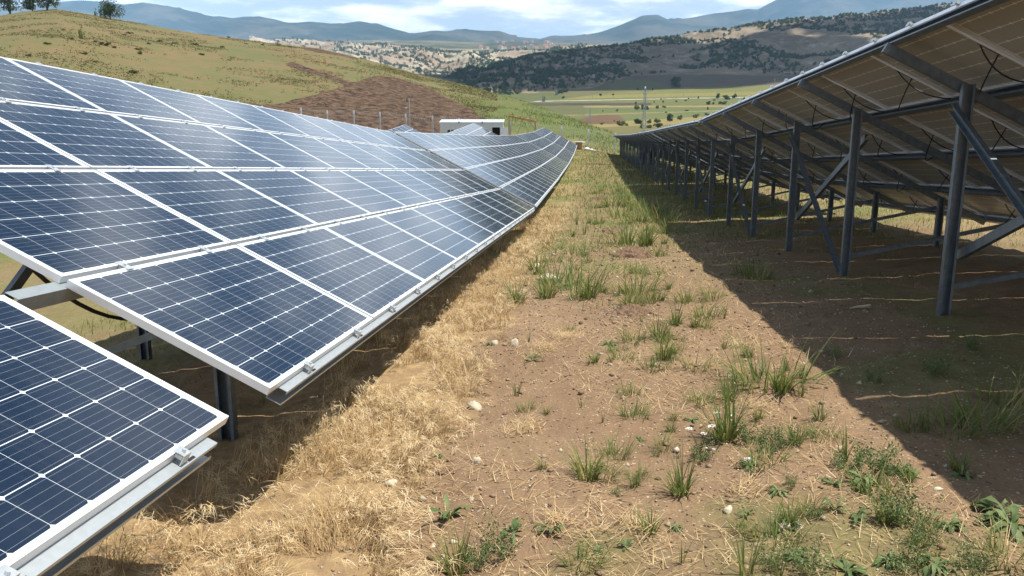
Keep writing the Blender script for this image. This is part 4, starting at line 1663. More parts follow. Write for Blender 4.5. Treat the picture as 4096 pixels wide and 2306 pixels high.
# pole top showing above the rail of the right row
q = at_valley(3098 / PXK, 372 / PXK)
dd = q.length
pm = empty('power_pole', q, R(20), 'power pole whose crossarm and pale insulator show over the right row', 'power pole')
hh = (372 - 318) / FPX * dd
b = MB()
b.bar((0, 0, -2), (0, 0, hh), .22, .22)
b.build('pole', M['timber_old'], pm)
b = MB()
b.bar((-1.6, 0, hh - .2), (3.4, 0, hh - .2), .16, .16)
b.bar((-1.2, 0, hh - 1.6), (0, 0, hh - .3), .10, .10)
b.bar((3.0, 0, hh - 1.8), (2.9, 0, hh - .2), .12, .12)
b.build('crossarm', M['timber_old'], pm)
b = MB()
b.tube([(-1.3, 0, hh - 2.6), (-1.3, 0, hh - 2.3), (-1.3, 0, hh - 2.0)], [.22, .3, .2], 8)
b.build('insulator', M['white'], pm)
for i, (zx, zt_, zb_, lb) in enumerate([(1215, 395, 484, 'thin utility pole in the green field left of the road trees'), (1966, 360, 500, 'thin utility pole rising from the rightmost road tree'),
                                        (193, 470, 536, 'thin utility pole with a bushy top at the left part of the valley road'), (-110, 445, 520, 'faint utility pole on the green slope far left of the road')]):
    px, py = z4(zx, zb_)
    q = at_valley(px, py)
    hh = (zb_ - zt_) / 3.626 / FPX * q.length
    b = MB()
    b.tube([(0, 0, -.5), (0, 0, hh)], [.16, .10], 6)
    b.bar((-.7, 0, hh - .5), (.7, 0, hh - .5), .10, .10)
    tag(b.build('utility_pole', M['timber_old'], None, q), lb, 'utility pole', 'utility poles along the valley road')


# ------------------------------------------------------------------ plants, straw and stones of the aisle
def blades_np(P, h, w, az, lean, curl, g, segs=3, fold=True):
    """curved tapering grass blades; all arguments arrays of length n -> V, Q"""
    n = len(P)
    side_a = az + math.pi / 2 + g.uniform(-.7, .7, n)
    side = np.stack([np.cos(side_a), np.sin(side_a), np.zeros(n)], 1)
    hd = np.stack([np.cos(az), np.sin(az), np.zeros(n)], 1)
    up = np.array((0, 0, 1.0))
    cur = np.array(P, float)
    rows = []
    for i in range(segs + 1):
        t = i / segs
        ww = (w * (1 - t) ** .75 + w * .05)[:, None] / 2
        rows.append(cur - side * ww)
        rows.append(cur + side * ww)
        th = lean + curl * (t + .5 / segs)
        ds = (h / segs)[:, None]
        cur = cur + (hd * np.sin(th)[:, None] + up * np.cos(th)[:, None]) * ds
    V = np.stack(rows, 1).reshape(-1, 3)
    k_ = 2 * (segs + 1)
    base = (np.arange(n) * k_)[:, None]
    Q = np.concatenate([np.stack([base[:, 0] + 2 * i, base[:, 0] + 2 * i + 1, base[:, 0] + 2 * i + 3, base[:, 0] + 2 * i + 2], 1) for i in range(segs)])
    return V, Q, k_


def tuft_mesh(seed, n, h, spread, w, name='grass_tuft', m=None, dryfrac=.12, curl=(.3, 1.3), lean=(.03, .5)):
    g = np.random.default_rng(seed)
    a = g.uniform(0, 2 * math.pi, n)
    r = spread * np.sqrt(g.uniform(0, 1, n)) * .5
    P = np.stack([r * np.cos(a), r * np.sin(a), np.full(n, -.02)], 1)
    az = a + g.normal(0, .6, n)
    V, Q, k_ = blades_np(P, h * g.uniform(.45, 1.1, n), w * g.uniform(.6, 1.2, n), az, g.uniform(*lean, n), g.uniform(*curl, n), g, 5)
    t_ = np.where(g.uniform(0, 1, n) < dryfrac, g.uniform(.8, 1, n), g.uniform(.1, .7, n))
    return mesh_np(name, V, Q, [m or M['grass']], dict(tint=np.repeat(t_, k_)))


TUFT = [tuft_mesh(500 + i, 46 + 8 * (i % 3), .34, .12, .013, dryfrac=.10) for i in range(6)]
TUFTW = [tuft_mesh(520 + i, 80, .30, .30, .010, dryfrac=.22, lean=(.1, .8)) for i in range(5)]
TUFTT = [tuft_mesh(540 + i, 16, .50, .07, .013, dryfrac=.10, curl=(.05, .7), lean=(.0, .25)) for i in range(4)]


def rosette_mesh(seed, n=14, L_=.13, w=.05, lift=.5):
    """broad leaves spreading from one point"""
    g = np.random.default_rng(seed)
    vs, qs, ts, nv = [], [], [], 0
    for i in range(n):
        a = g.uniform(0, 2 * math.pi)
        l, ww, th = L_ * g.uniform(.55, 1.15), w * g.uniform(.6, 1.1), g.uniform(.15, lift + .4)
        hd, sd = np.array((math.cos(a), math.sin(a), 0)), np.array((-math.sin(a), math.cos(a), 0))
        c, rows = np.array((0, 0, .0)), []
        for j, (t, k_) in enumerate(((0, .10), (.2, .45), (.45, 1.0), (.7, .85), (.9, .4), (1.0, .04))):
            ang = th - 1.1 * t * t
            p = hd * l * t * math.cos(ang * .7) + np.array((0, 0, l * t * math.sin(max(ang, -.35))))
            wv = math.sin(j * 2.1 + i) * .006
            rows += [p - sd * ww * k_ / 2 + np.array((0, 0, ww * .12 * k_ + wv)), p, p + sd * ww * k_ / 2 + np.array((0, 0, ww * .12 * k_ - wv))]
        vs.append(np.array(rows))
        for j in range(5):
            b_ = nv + j * 3
            qs += [(b_, b_ + 1, b_ + 4, b_ + 3), (b_ + 1, b_ + 2, b_ + 5, b_ + 4)]
        ts.append(np.full(18, g.uniform(.1, .9)))
        nv += 18
    return mesh_np('weed', np.concatenate(vs), np.array(qs), [M['weed']], dict(tint=np.concatenate(ts)))


def feathery_mesh(seed, stems=16, h=.22, leaf=.0085, n=42, spread=.20):
    """soft finely cut weed: thin stems with many tiny leaflets"""
    g = np.random.default_rng(seed)
    a = g.uniform(0, 2 * math.pi, stems)
    P = np.stack([spread * .25 * np.cos(a), spread * .25 * np.sin(a), np.zeros(stems)], 1)
    ln, hh = g.uniform(.1, .7, stems), h * g.uniform(.5, 1.1, stems)
    V, Q, k_ = blades_np(P, hh, np.full(stems, .004), a, ln, g.uniform(-.2, .5, stems), g, 3)
    C = []
    for i in range(stems):
        t = g.uniform(.12, 1.0, n)
        d = np.array((math.cos(a[i]) * math.sin(ln[i]), math.sin(a[i]) * math.sin(ln[i]), math.cos(ln[i])))
        C.append(P[i] + d * hh[i] * t[:, None] + g.normal(0, .018, (n, 3)))
    C = np.concatenate(C)
    C[:, 2] = np.maximum(C[:, 2], .006)
    V2, Q2 = leaf_quads(C, leaf, g)
    t_ = np.concatenate([np.full(len(V), .4), np.repeat(g.uniform(.1, 1, len(C)), 4)])
    return mesh_np('weed', np.concatenate([V, V2]), np.concatenate([Q, Q2 + len(V)]), [M['weed']], dict(tint=t_))


ROS = [rosette_mesh(600 + i, 20 + 5 * (i % 3), .13, .026, .8) for i in range(6)]
FEA = [feathery_mesh(620 + i) for i in range(4)]
ERE = [rosette_mesh(640 + i, 9, .12, .028, 1.25) for i in range(3)]


def put(px, py, me, hpx, name, label, cat, group=None, base_h=.34, rz=None):
    q = at(px, py)
    dist = (q - Vector((0, 0, CAMH))).length
    s_ = hpx * 1.59 / FPX * dist / base_h
    o = link(name, me, None, q)
    o.scale = (s_, s_, s_)
    o.rotation_euler = (0, 0, (px * .37 + py * .11) % 6.28 if rz is None else rz)
    tag(o, label, cat, group)
    return o


# px, py (foot), height px, kind, label (None = one of many alike)
GT = [(1297, 768, 70, 't', 'green grass tuft left of the middle, beside another at the edge of the straw'), (1374, 752, 68, 't', 'green grass tuft just below the pale flat stone'),
      (1352, 690, 62, 't', 'grass tuft standing behind the pale flat stone'), (1440, 738, 92, 'w', 'broad patch of tall grass right of the pale flat stone'),
      (1482, 750, 66, 't', 'small upright tuft at the right foot of the broad grass patch'), (1405, 715, 66, 'w', 'grass clump touching the pale flat stone on its right'),
      (1580, 615, 66, 'w', 'green clump on the far left of the dark soil mound'), (1625, 618, 60, 't', 'dense green clump on the far right of the dark soil mound'),
      (1476, 1208, 92, 't', 'single green grass tuft alone on the bare soil in the near aisle'), (1700, 818, 82, 'tt', 'tall thin grass tuft right of the second soil mound'),
      (1655, 852, 60, 't', None), (1668, 905, 62, 't', None), (1645, 930, 40, 'w', None), (1560, 908, 40, 'w', None), (1606, 738, 58, 'w', None), (1575, 742, 40, 'w', None), (1590, 770, 40, 'w', None), (1640, 760, 38, 'w', None),
      (1940, 968, 108, 'w', 'largest bright green tuft beside the edge of the shade'), (1965, 985, 80, 't', 'grass tuft growing into the largest tuft from the right'),
      (1905, 960, 80, 'tt', 'slender blades on the left flank of the largest bright tuft'), (2015, 1000, 60, 'tt', 'pair of leaning blades between the largest tuft and the shade'),
      (1838, 1108, 165, 'tt', 'tall broad-bladed grass beside the white flower heads'), (1822, 1112, 110, 't', 'shorter grass at the foot of the tall broad blades'),
      (1722, 1235, 120, 'tt', 'tall grass tuft left of the white flower heads'), (1712, 1245, 85, 't', 'low dense tuft under the tall grass left of the white flowers'),
      (1155, 1446, 128, 'tt', 'tall blades at the bottom edge left of the feathery weeds'), (1145, 1450, 90, 't', 'dense tuft at the bottom edge below the broad weed leaves'),
      (1878, 1452, 150, 'tt', 'two broad grass blades rising at the bottom edge right of the middle'), (1960, 1452, 90, 'tt', 'bluish blade tuft at the bottom edge, right of the two broad blades'),
      (2125, 1170, 90, 'tt', 'grass blades rising out of the large weed patch near the shade corner'), (2410, 1185, 60, 't', 'short bright tuft right below the corner of the shade'),
      (2470, 1070, 85, 'w', 'big leaning grass clump in the shade at the right edge'), (2540, 1010, 75, 'w', 'dark grass clump in the shade at the very right edge'), (2390, 1085, 70, 'w', 'arching pale blades at the left of the shaded clump'),
      (1880, 690, 44, 'w', 'green grass patch in the shade left of the third post'), (1905, 700, 40, 'w', 'grass patch in the shade right beside another, left of the third post'),
      (1665, 560, 46, 'w', None), (1690, 585, 36, 'w', None), (1640, 535, 40, 'w', None), (1600, 560, 40, 'w', None), (1560, 545, 36, 'w', None), (1540, 520, 34, 'w', None), (1615, 520, 34, 'w', None),
      (1500, 560, 40, 'tt', None), (1470, 590, 42, 'tt', None), (1450, 565, 36, 'tt', None), (1440, 640, 46, 'tt', None), (1465, 640, 40, 'tt', None), (1390, 660, 30, 'w', None),
      (1780, 800, 44, 'w', None), (1730, 760, 40, 'w', None), (1820, 880, 50, 'tt', None), (1880, 900, 40, 't', None), (1750, 930, 40, 'w', None), (1835, 1010, 60, 't', None), (1855, 980, 40, 'w', None),
      (1480, 920, 30, 'tt', None), (1497, 912, 34, 't', None), (1552, 885, 28, 'w', None), (1300, 1000, 60, 'tt', None), (2000, 1120, 60, 't', None), (2290, 1080, 46, 'w', None), (2060, 1060, 50, 't', None)]
g = np.random.default_rng(19)
for _ in range(110):
    py_ = 480 + 960 * g.uniform() ** 1.5
    lo_, hi_ = np.interp(py_, [480, 700, 1000, 1440], [1490, 1330, 1240, 1080]), np.interp(py_, [480, 700, 1000, 1440], [1580, 1760, 2080, 2560])
    GT.append((int(lo_ + (hi_ - lo_) * g.uniform() ** .62), int(py_), float(np.interp(py_, [480, 1000, 1440], [22, 42, 70]) * g.uniform(.5, 1.1)), ['w', 'tt', 't', 'w'][int(g.integers(4))], None))
for i, (px, py, hp, kd, lb) in enumerate(GT):
    ms_, bh_ = {'t': (TUFT, .26), 'w': (TUFTW, .20), 'tt': (TUFTT, .40)}[kd]
    put(px, py, ms_[i % len(ms_)], hp, 'grass_tuft', lb or 'small green grass tuft scattered on the bare soil of the aisle', 'grass tuft', 'green grass tufts of the aisle', bh_)
WD = [(2130, 1190, 70, 'f', 'feathery green weed on the left of the large weed patch'), (2170, 1215, 62, 'r', 'broad-leaved weed in the middle of the large weed patch'), (2190, 1180, 80, 'f', 'feathery weed on the right of the large weed patch'),
      (2095, 1225, 44, 'r', 'leafy weed at the lower left foot of the large weed patch'), (2240, 1200, 60, 'f', 'light feathery weed just outside the large weed patch to the right'), (2270, 1195, 50, 'r', 'grey-green leafy weed between the weed patch and the shade corner'),
      (2420, 1198, 40, 'r', 'leaf rosette under the short tuft below the shade corner'), (1250, 1405, 90, 'f', 'soft feathery weed among the broad leaves at the bottom'), (1195, 1425, 70, 'f', 'feathery weed beside the tall blades at the bottom edge'),
      (1290, 1345, 70, 'e', 'broad upright weed leaves near the bottom middle'), (1390, 1345, 60, 'e', 'pointed upright weed leaves right of the broad leaves'), (1130, 1310, 80, 'e', 'pair of dark upright leaves at the edge of the straw'),
      (1100, 1150, 26, 'r', 'flat rosette lying beside the straw edge in the near aisle'), (1575, 1385, 40, 'e', 'little upright leafy weed right of the dead leaves'), (1505, 1395, 34, 'e', None), (2545, 1330, 100, 'r', 'large broad-leaved weed at the right edge'),
      (2510, 1300, 70, 'r', 'leafy weed beside the large one at the right edge'), (2250, 1310, 90, 'f', 'upright feathery weed in the lower right'), (2290, 1330, 80, 'f', 'thin branching weed in the lower right, right of another'), (2150, 1310, 60, 'e', 'dark upright leaves left of the branching weeds, lower right'),
      (2100, 1290, 50, 'e', None), (1985, 1330, 60, 'e', None), (2050, 1300, 40, 'f', None), (1960, 1240, 40, 'r', None), (1990, 1225, 34, 'f', None), (1930, 1430, 70, 'f', None), (2040, 1440, 90, 'f', 'feathery weed rising at the bottom edge right of the bluish blades'),
      (2130, 1445, 70, 'r', None), (2280, 1440, 80, 'f', None), (2350, 1430, 60, 'r', None), (2440, 1440, 70, 'f', None), (2000, 1410, 50, 'r', None), (2240, 1420, 50, 'r', None), (2330, 1370, 60, 'f', None), (2390, 1330, 50, 'r', None), (1880, 1300, 40, 'e', None),
      (1890, 1120, 70, 'f', 'light green weed right of the white flower heads'), (1930, 1135, 60, 'f', 'yellow-flecked weed near the white paper scrap'), (1980, 1125, 60, 'f', None), (1760, 1160, 60, 'f', 'soft weed under the white flower heads'), (1885, 1180, 40, 'r', 'small leafy weed at the white paper scrap'),
      (1340, 910, 40, 'e', 'single dark upright leaf cluster in the middle of the bare soil'), (1235, 868, 28, 'r', None), (1530, 868, 30, 'r', None), (1650, 1150, 22, 'f', None), (1610, 1110, 20, 'r', None), (1545, 1250, 28, 'f', None), (1700, 1330, 30, 'r', None),
      (2440, 880, 40, 'f', None), (2200, 960, 40, 'f', None), (2100, 900, 40, 'f', None), (2350, 940, 60, 'f', None), (1740, 1060, 30, 'r', None)]
for i, (px, py, hp, kd, lb) in enumerate(WD):
    ms_, bh_ = {'r': (ROS, .11), 'f': (FEA, .19), 'e': (ERE, .12)}[kd]
    put(px, py, ms_[i % len(ms_)], hp * {'r': .75, 'f': .85, 'e': .8}[kd], 'weed', lb or 'small green weed growing on the bare soil of the aisle', 'weed', 'green weeds of the aisle', bh_)

# white umbel flowers
M['petal'] = simple('white_petals', (.80, .80, .76), .7)
g = np.random.default_rng(3)
for i, (px, py, hp, lb) in enumerate([(1760, 1140, 78, 'cluster of small white flower heads on thin stalks left of the tall blades'), (1815, 1100, 52, 'white flower heads among the tall broad grass blades'), (1790, 1160, 40, 'single low white flower head below the others')]):
    b = MB()
    b.cm = 0
    V_, Q_ = [], []
    for s_ in range([5, 4, 2][i]):
        a, l = g.uniform(0, 6.28), g.uniform(.7, 1.05)
        tip = np.array((.10 * math.cos(a), .10 * math.sin(a), .25 * l))
        b.cm = 0
        b.tube([(0, 0, 0), tip * .5 + np.array((0, 0, .02)), tip], .0016, 4)
        b.cm = 1
        for q_ in range(26):
            r_, a2 = .026 * math.sqrt(g.uniform()), g.uniform(0, 6.28)
            c = tip + np.array((r_ * math.cos(a2), r_ * math.sin(a2), .006 - r_ * .12))
            e = .0042
            b.add([c + np.array((-e, 0, 0)), c + np.array((0, -e, .001)), c + np.array((e, 0, 0)), c + np.array((0, e, .001))], [(0, 1, 2, 3)])
    me = b.mesh('white_flower', [M['weed'], M['petal']])
    put(px, py, me, hp, 'white_flower', lb, 'flower', 'white flower heads', .25)

# stones
for i, (px, py, w, h, lb) in enumerate([(1382, 712, 54, 34, 'pale flat stone lying at the foot of the broad grass patch'), (1194, 1030, 44, 24, 'oblong pale stone on bare soil near the straw edge'),
                                        (1293, 870, 24, 26, 'upright pale stone beside the straw heap'), (1245, 868, 18, 16, 'small round pale stone left of the upright one'), (1199, 1163, 26, 18, 'pale stone in the near aisle below the oblong one'),
                                        (985, 1222, 34, 20, 'large pale stone half buried in the straw edge'), (576, 1436, 42, 14, 'pale stone at the bottom edge within the dry grass'), (1350, 672, 20, 10, 'small pale stone just above the pale flat stone'),
                                        (1185, 1262, 16, 12, 'tiny pale stone left of the upright leaves near the bottom'), (1510, 1300, 12, 8, None), (1090, 1380, 16, 10, None), (2360, 1235, 22, 8, 'flat white stone chip right of the weed patch'),
                                        (2115, 1130, 12, 7, None), (1830, 1290, 30, 14, 'rounded grey-brown clod in the lower right soil'), (1980, 1328, 34, 16, 'grey clod cluster left part in the lower right soil'), (2010, 1335, 30, 15, 'grey clod cluster right part in the lower right soil')]):
    q = at(px, py)
    d_ = (q - Vector((0, 0, CAMH))).length
    s_ = w * 1.59 / FPX * d_ / 2
    sz_ = h * 1.59 / FPX * d_ * .62
    q.z += sz_ * .12
    o = lump('stone', q, s_, s_ * .62, sz_, 700 + i, M['stone'], .55)
    o.rotation_euler = (0, 0, [.2, -.9, .6, 0, .4, .8, .1, .3][i % 8])
    tag(o, lb or 'tiny pale stone on the bare soil', 'stone', 'stones of the aisle')
q = at(2165, 778)
b = MB()
b.tube([(-.11, -.02, .012), (-.04, .0, .022), (.03, .0, .026), (.09, .02, .034), (.115, .035, .03)], [.006, .012, .014, .011, .005], 7)
tag(b.build('bleached_stick', M['stone'], None, q), 'short bleached piece of wood lying in the shade of the right row', 'stick')
q = at(1880, 1163)
b = MB()
for j in range(5):
    a = j * 1.3
    b.add([(-.03 + .012 * j, -.02, .012 + .01 * (j % 2)), (.005 + .012 * j, -.025, .02), (.01 + .01 * j, .02, .014 + .012 * (j % 3)), (-.025 + .01 * j, .022, .026)], [(0, 1, 2, 3)])
b.v = [(x_ * .6, y_ * .6, z_ * .6) for x_, y_, z_ in b.v]
tag(b.build('paper_scrap', M['white'], None, q), 'small crumpled white paper scrap among the weeds', 'paper scrap')

# fresh soil mounds
for i, (px, py, w, lb) in enumerate([(1545, 582, 60, 'farthest low mound of dark fresh soil across the aisle'), (1590, 645, 110, 'wide mound of dark fresh soil with green clumps behind'), (1590, 790, 80, 'near mound of dark fresh soil in the middle of the aisle'),
                                     (1510, 500, 40, 'small far mound of dark soil in the grassy aisle'), (1235, 715, 44, 'dark lumpy soil heap in the straw left of the pale flat stone')]):
    q = at(px, py)
    d_ = (q - Vector((0, 0, CAMH))).length
    s_ = w * 1.59 / FPX * d_ / 2
    n = 56
    uu = np.linspace(-1, 1, n)
    U, Vv = np.meshgrid(uu, uu)
    rr_ = np.hypot(U, Vv)
    wx, wy = q.x + U * s_ * 1.15, q.y + Vv * s_ * 1.9
    prof = np.clip(1 - rr_ ** 2 * (.55 + 1.5 * fbm(U * 2.6 + i * 5, Vv * 2.6, 4, 800 + i)), -.12, 1)
    zz_ = GZ(wx, wy) + prof * s_ * .30 * (.45 + 1.1 * fbm(U * 4 + i, Vv * 4, 4, 810 + i)) + np.where(prof > 0, (fbm(U * 9, Vv * 9, 3, 820) - .42) * s_ * .34, -.04)
    ii = (np.arange(n - 1)[:, None] * n + np.arange(n - 1)[None]).ravel()
    Q = np.stack([ii, ii + 1, ii + n + 1, ii + n], -1)
    me = mesh_np('soil_mound', np.stack([wx - q.x, wy - q.y, zz_ - q.z], -1).reshape(-1, 3), Q, [M['darksoil']], None, smooth=True)
    o = link('soil_mound', me, None, q)
    tag(o, lb, 'soil mound', 'mounds of fresh dark soil')


# ---- dry grass beside and under the left row: nobody could count it
def xl_edge(y):
    return -1.04 + .097 * (y - 3.3)


def field_points(g, n, y0, y1, pw_):
    """y denser near the camera"""
    u_ = g.uniform(0, 1, n)
    return y0 * (y1 / y0) ** (u_ ** pw_)


g = np.random.default_rng(11)
N = 46000
y = field_points(g, N, 1.9, 24, 1.0)
wdt = np.interp(y, [1.9, 2.6, 3, 6, 12, 24], [1.15, .70, .58, .58, .52, .8])
x = xl_edge(y) + g.uniform(-.75, 1.0, N) * 1.0 * (wdt + .12)
wob = (fbm(x / .5, y / .5, 3, 61) - .5) * .5
dens = fbm(x / .35, y / .35, 3, 62)
kp = (x - xl_edge(y) < wdt + wob * .8) & (dens > .43)
x, y = x[kp], y[kp]
n = len(x)
z = GZ(x, y)
flow = fbm(x / .45, y / .45, 2, 63) * 9 + fbm(x / 2.0, y / 2.0, 2, 64) * 4
h = g.uniform(.07, .26, n) * (.7 + .6 * fbm(x / .6, y / .6, 2, 65)) * np.interp(y, [2, 8, 24], [1, .9, 1.2])
w = g.uniform(.0016, .0036, n) * np.interp(y, [2, 4, 10, 24], [.9, 1.1, 2.0, 4.0])
V1, Q1, k1 = blades_np(np.stack([x, y, z - .01], 1), h, w, flow + g.normal(0, .8, n), np.abs(g.normal(.55, .45, n)), g.uniform(.2, 1.5, n), g, 4)
T1 = np.repeat(np.clip(g.normal(.45, .24, n), 0, 1), k1)
# drooping seed heads
hn = 3800
sel = g.choice(n, hn, replace=False)
tips = V1.reshape(n, k1, 3)[sel, -1] + np.array((0, 0, .02))
sp = 9
Pp = np.repeat(tips, sp, 0) + g.normal(0, .010, (hn * sp, 3))
azs = np.repeat(flow[sel], sp) + g.normal(0, .7, hn * sp)
sc_ = np.repeat(np.interp(y[sel], [2, 5, 24], [1, 1.1, 1.9]), sp)
V3, Q3, k3 = blades_np(Pp, g.uniform(.035, .07, hn * sp) * sc_, np.full(hn * sp, .0030) * sc_, azs, g.uniform(1.2, 2.0, hn * sp), g.uniform(.3, 1.0, hn * sp), g, 2)
T3_ = np.repeat(np.clip(g.normal(.80, .14, hn * sp), 0, 1), k3)
V_ = np.concatenate([V1, V3])
me = mesh_np('dry_grass', V_, np.concatenate([Q1, Q3 + len(V1)]), [M['straw']], dict(tint=np.concatenate([T1, T3_])))
tag(link('dry_grass', me), 'thick straw-coloured dry grass with drooping seed heads along the left row', 'dry grass', None, 'stuff')

# ---- straw litter and small dry stems on the bare soil
N = 15000
y = field_points(g, N, 1.9, 26, 1.0)
x = xl_edge(y) + g.uniform(.2, 3.7, N) * np.interp(y, [2, 26], [.85, 1.15])
kp = fbm(x / .7, y / .7, 3, 71) + .25 * fbm(x / .2, y / .2, 2, 72) > .56
x, y = x[kp], y[kp]
n = len(x)
V1, Q1, k1 = blades_np(np.stack([x, y, GZ(x, y) + .003], 1), g.uniform(.03, .14, n) * np.interp(y, [2, 26], [1, 1.8]), g.uniform(.0018, .004, n) * np.interp(y, [2, 5, 26], [1, 1.2, 4]), g.uniform(0, 6.28, n), g.uniform(.9, 1.5, n), g.uniform(0, .5, n), g, 3)
# bundles of pale yellow dead stalks lying in heaps
hp_v = []
for (px, py, ww, nn) in [(1420, 850, 60, 200), (1370, 880, 50, 140), (1350, 895, 90, 160), (1330, 1075, 60, 110), (1290, 1095, 40, 60), (1400, 1320, 60, 80), (1500, 1180, 30, 30), (1850, 870, 60, 80), (1990, 870, 60, 60), (1790, 930, 60, 70), (1900, 1030, 60, 70), (1480, 1340, 70, 60), (1600, 1330, 90, 90), (1870, 1240, 60, 60)]:
    q = at(px, py)
    d_ = (q - Vector((0, 0, CAMH))).length
    s_ = ww * 1.59 / FPX * d_ / 2
    xx, yy = q.x + g.normal(0, s_ * .6, nn), q.y + g.normal(0, s_ * .9, nn)
    v, q4, kk = blades_np(np.stack([xx, yy, GZ(xx, yy) + g.uniform(.002, .03, nn)], 1), g.uniform(.05, .15, nn), g.uniform(.0022, .0046, nn), g.normal(.3, .9, nn) + (g.uniform(0, 1, nn) > .5) * math.pi, g.uniform(.8, 1.6, nn), g.uniform(-.6, 1.0, nn), g, 4)
    hp_v.append((v, q4))
vs, qs, nv = [V1], [Q1], len(V1)
for v, q4 in hp_v:
    vs.append(v)
    qs.append(q4 + nv)
    nv += len(v)
Vv = np.concatenate(vs)
me = mesh_np('straw_litter', Vv, np.concatenate([qs[0]]) if len({q_.shape[1] for q_ in qs}) > 1 else np.concatenate(qs), [M['straw']], dict(tint=np.clip(g.normal(.5, .22, len(Vv)), 0, 1)))
tag(link('straw_litter', me), 'loose straw and dead stalks strewn over the bare soil', 'straw', None, 'stuff')

# ---- thin green ground cover, thicker far down the aisle and beyond the right row
N = 90000
y = field_points(g, N, 2.2, 92, .95)
x = xl_edge(y) + g.uniform(-6.5, 13.5, N)
rel = x - xl_edge(y)
dn_ = fbm(x / 1.5, y / 1.5, 3, 81) * .6 + fbm(x / .35, y / .35, 2, 82) * .4
far = sstep(y, 8, 22)
lim = .65 - .25 * far
lim = lim - .10 * ((rel < -1.6) | (rel > 7.2)) + .05 * ((rel > 3.4) & (rel < 7)) * (1 - far) - .06 * sstep(np.abs(rel - 2.6), -.9, 0) * sstep(y, 6, 9)
lim = np.where((rel > -.4) & (rel < .9) & (y < 14), .80, lim)
kp = dn_ > lim
x, y = x[kp], y[kp]
n = len(x)
rel = rel[kp]
h = g.uniform(.05, .17, n) * np.interp(y, [2, 10, 40, 92], [.75, 1.0, 1.5, 1.9])
w = g.uniform(.003, .007, n) * np.interp(y, [2, 5, 12, 40, 92], [.9, 1.1, 2.2, 5.5, 9])
V1, Q1, k1 = blades_np(np.stack([x, y, GZ(x, y) - .01], 1), h, w, g.uniform(0, 6.28, n), g.uniform(0, .8, n), g.uniform(.1, 1.1, n), g, 3)
dryp = np.where((rel > 7.2), .55, np.where(y > 14, np.where(rel < 1.2, .42, .16), .10))
t_ = np.where(g.uniform(0, 1, n) < dryp, g.uniform(.82, 1, n), g.uniform(.05, .75, n))
me = mesh_np('ground_cover', V1, Q1, [M['grass']], dict(tint=np.repeat(t_, k1)))
tag(link('ground_cover', me), 'thin short grass growing over the soil between and under the rows', 'grass', None, 'stuff')

# ---- tall grass and herbs on the foot and right shoulder of the grass hill
N = 26000
a = g.uniform(float(azel(900, 300)[0]), float(azel(1720, 300)[0]), N)
r_ = g.uniform(88, 205, N)
rc = np.interp(a, CREST[0], CREST[2])
x, y = r_ * np.sin(a), r_ * np.cos(a)
kp = (r_ < rc + 2) & (fbm(x / 7, y / 7, 3, 91) > .42)
pxq, pyq = to_px(x, y, ground_r(a, r_))
kp &= ~inpoly(pxq, pyq, FIELD) & ~(np.abs(y - 92.5) < 2.6)
x, y, a, r_ = x[kp], y[kp], a[kp], r_[kp]
n = len(x)
V1, Q1, k1 = blades_np(np.stack([x, y, ground_r(a, r_) - .03], 1), g.uniform(.15, .55, n), g.uniform(.05, .16, n), g.uniform(0, 6.28, n), g.uniform(0, .6, n), g.uniform(.1, .9, n), g, 2)
t_ = np.where(g.uniform(0, 1, n) < .22, g.uniform(.8, 1, n), g.uniform(.0, .7, n))
me = mesh_np('hill_grass', V1, Q1, [M['grass']], dict(tint=np.repeat(t_, k1)))
tag(link('hill_grass', me), 'tall green grass and herbs on the right shoulder of the grass hill', 'grass', None, 'stuff')
# low tufts on the dry hill
N = 42000
a = g.uniform(float(azel(-40, 300)[0]), float(azel(1250, 300)[0]), N)
rb_, rc = np.interp(a, RB[0], RB[2]), np.interp(a, CREST[0], CREST[2])
r_ = rb_ + (rc - rb_) * g.uniform(.0, 1.02, N) ** .8
x, y = r_ * np.sin(a), r_ * np.cos(a)
pxq, pyq = to_px(x, y, ground_r(a, r_))
kp = (fbm(x / 9, y / 9, 4, 95) + g.normal(0, .05, N) > .53) & ~inpoly(pxq, pyq, FIELD) & ~inpoly(pxq, pyq, TOPF)
x, y, a, r_ = x[kp], y[kp], a[kp], r_[kp]
n = len(x)
C = np.repeat(np.stack([x, y, ground_r(a, r_) + .04], 1), 4, 0) + g.normal(0, .10, (n * 4, 3)) * np.array((1.6, 1.6, .5))
V1, Q1 = leaf_quads(C, .10, g)
t_ = np.repeat(np.clip(g.normal(.60, .3, n), 0, 1), 16)
M['tuft_hill'] = tint_mat('dry_hill_tufts', [(0, (.105, .102, .040)), (.5, (.155, .132, .055)), (1, (.22, .165, .08))], .8, .1)
me = mesh_np('hill_tufts', V1, Q1, [M['tuft_hill']], dict(tint=t_))
tag(link('hill_tufts', me), 'small tufts and herbs dotted over the dry grass hill', 'grass', None, 'stuff')

# ---- pebbles and crumbs
mound_xy = [at(px, py) for px, py in ((1590, 645), (1590, 790), (1545, 582), (1235, 715), (1560, 800))]
N = 14000
y = field_points(g, N, 1.9, 15, 1.0)
x = xl_edge(y) + g.uniform(.3, 4.4, N)
for i, q in enumerate(mound_xy):
    sl = slice(i * 380, i * 380 + 380)
    x[sl], y[sl] = q.x + g.normal(0, .20, 380), q.y + g.normal(0, .38, 380)
z = GZ(x, y)
s_ = g.uniform(.0025, .0085, N) * np.interp(y, [2, 15], [.9, 2.2]) * (1 + 1.6 * (g.uniform(0, 1, N) > .97))
o6 = np.array([(1, 0, 0), (0, 1, 0), (-1, 0, 0), (0, -1, 0), (0, 0, .7), (0, 0, -.7)], float)
Vp = np.stack([x, y, z + s_ * .25], 1)[:, None, :] + o6[None] * (s_[:, None, None] * g.uniform(.6, 1.3, (N, 6, 1)))
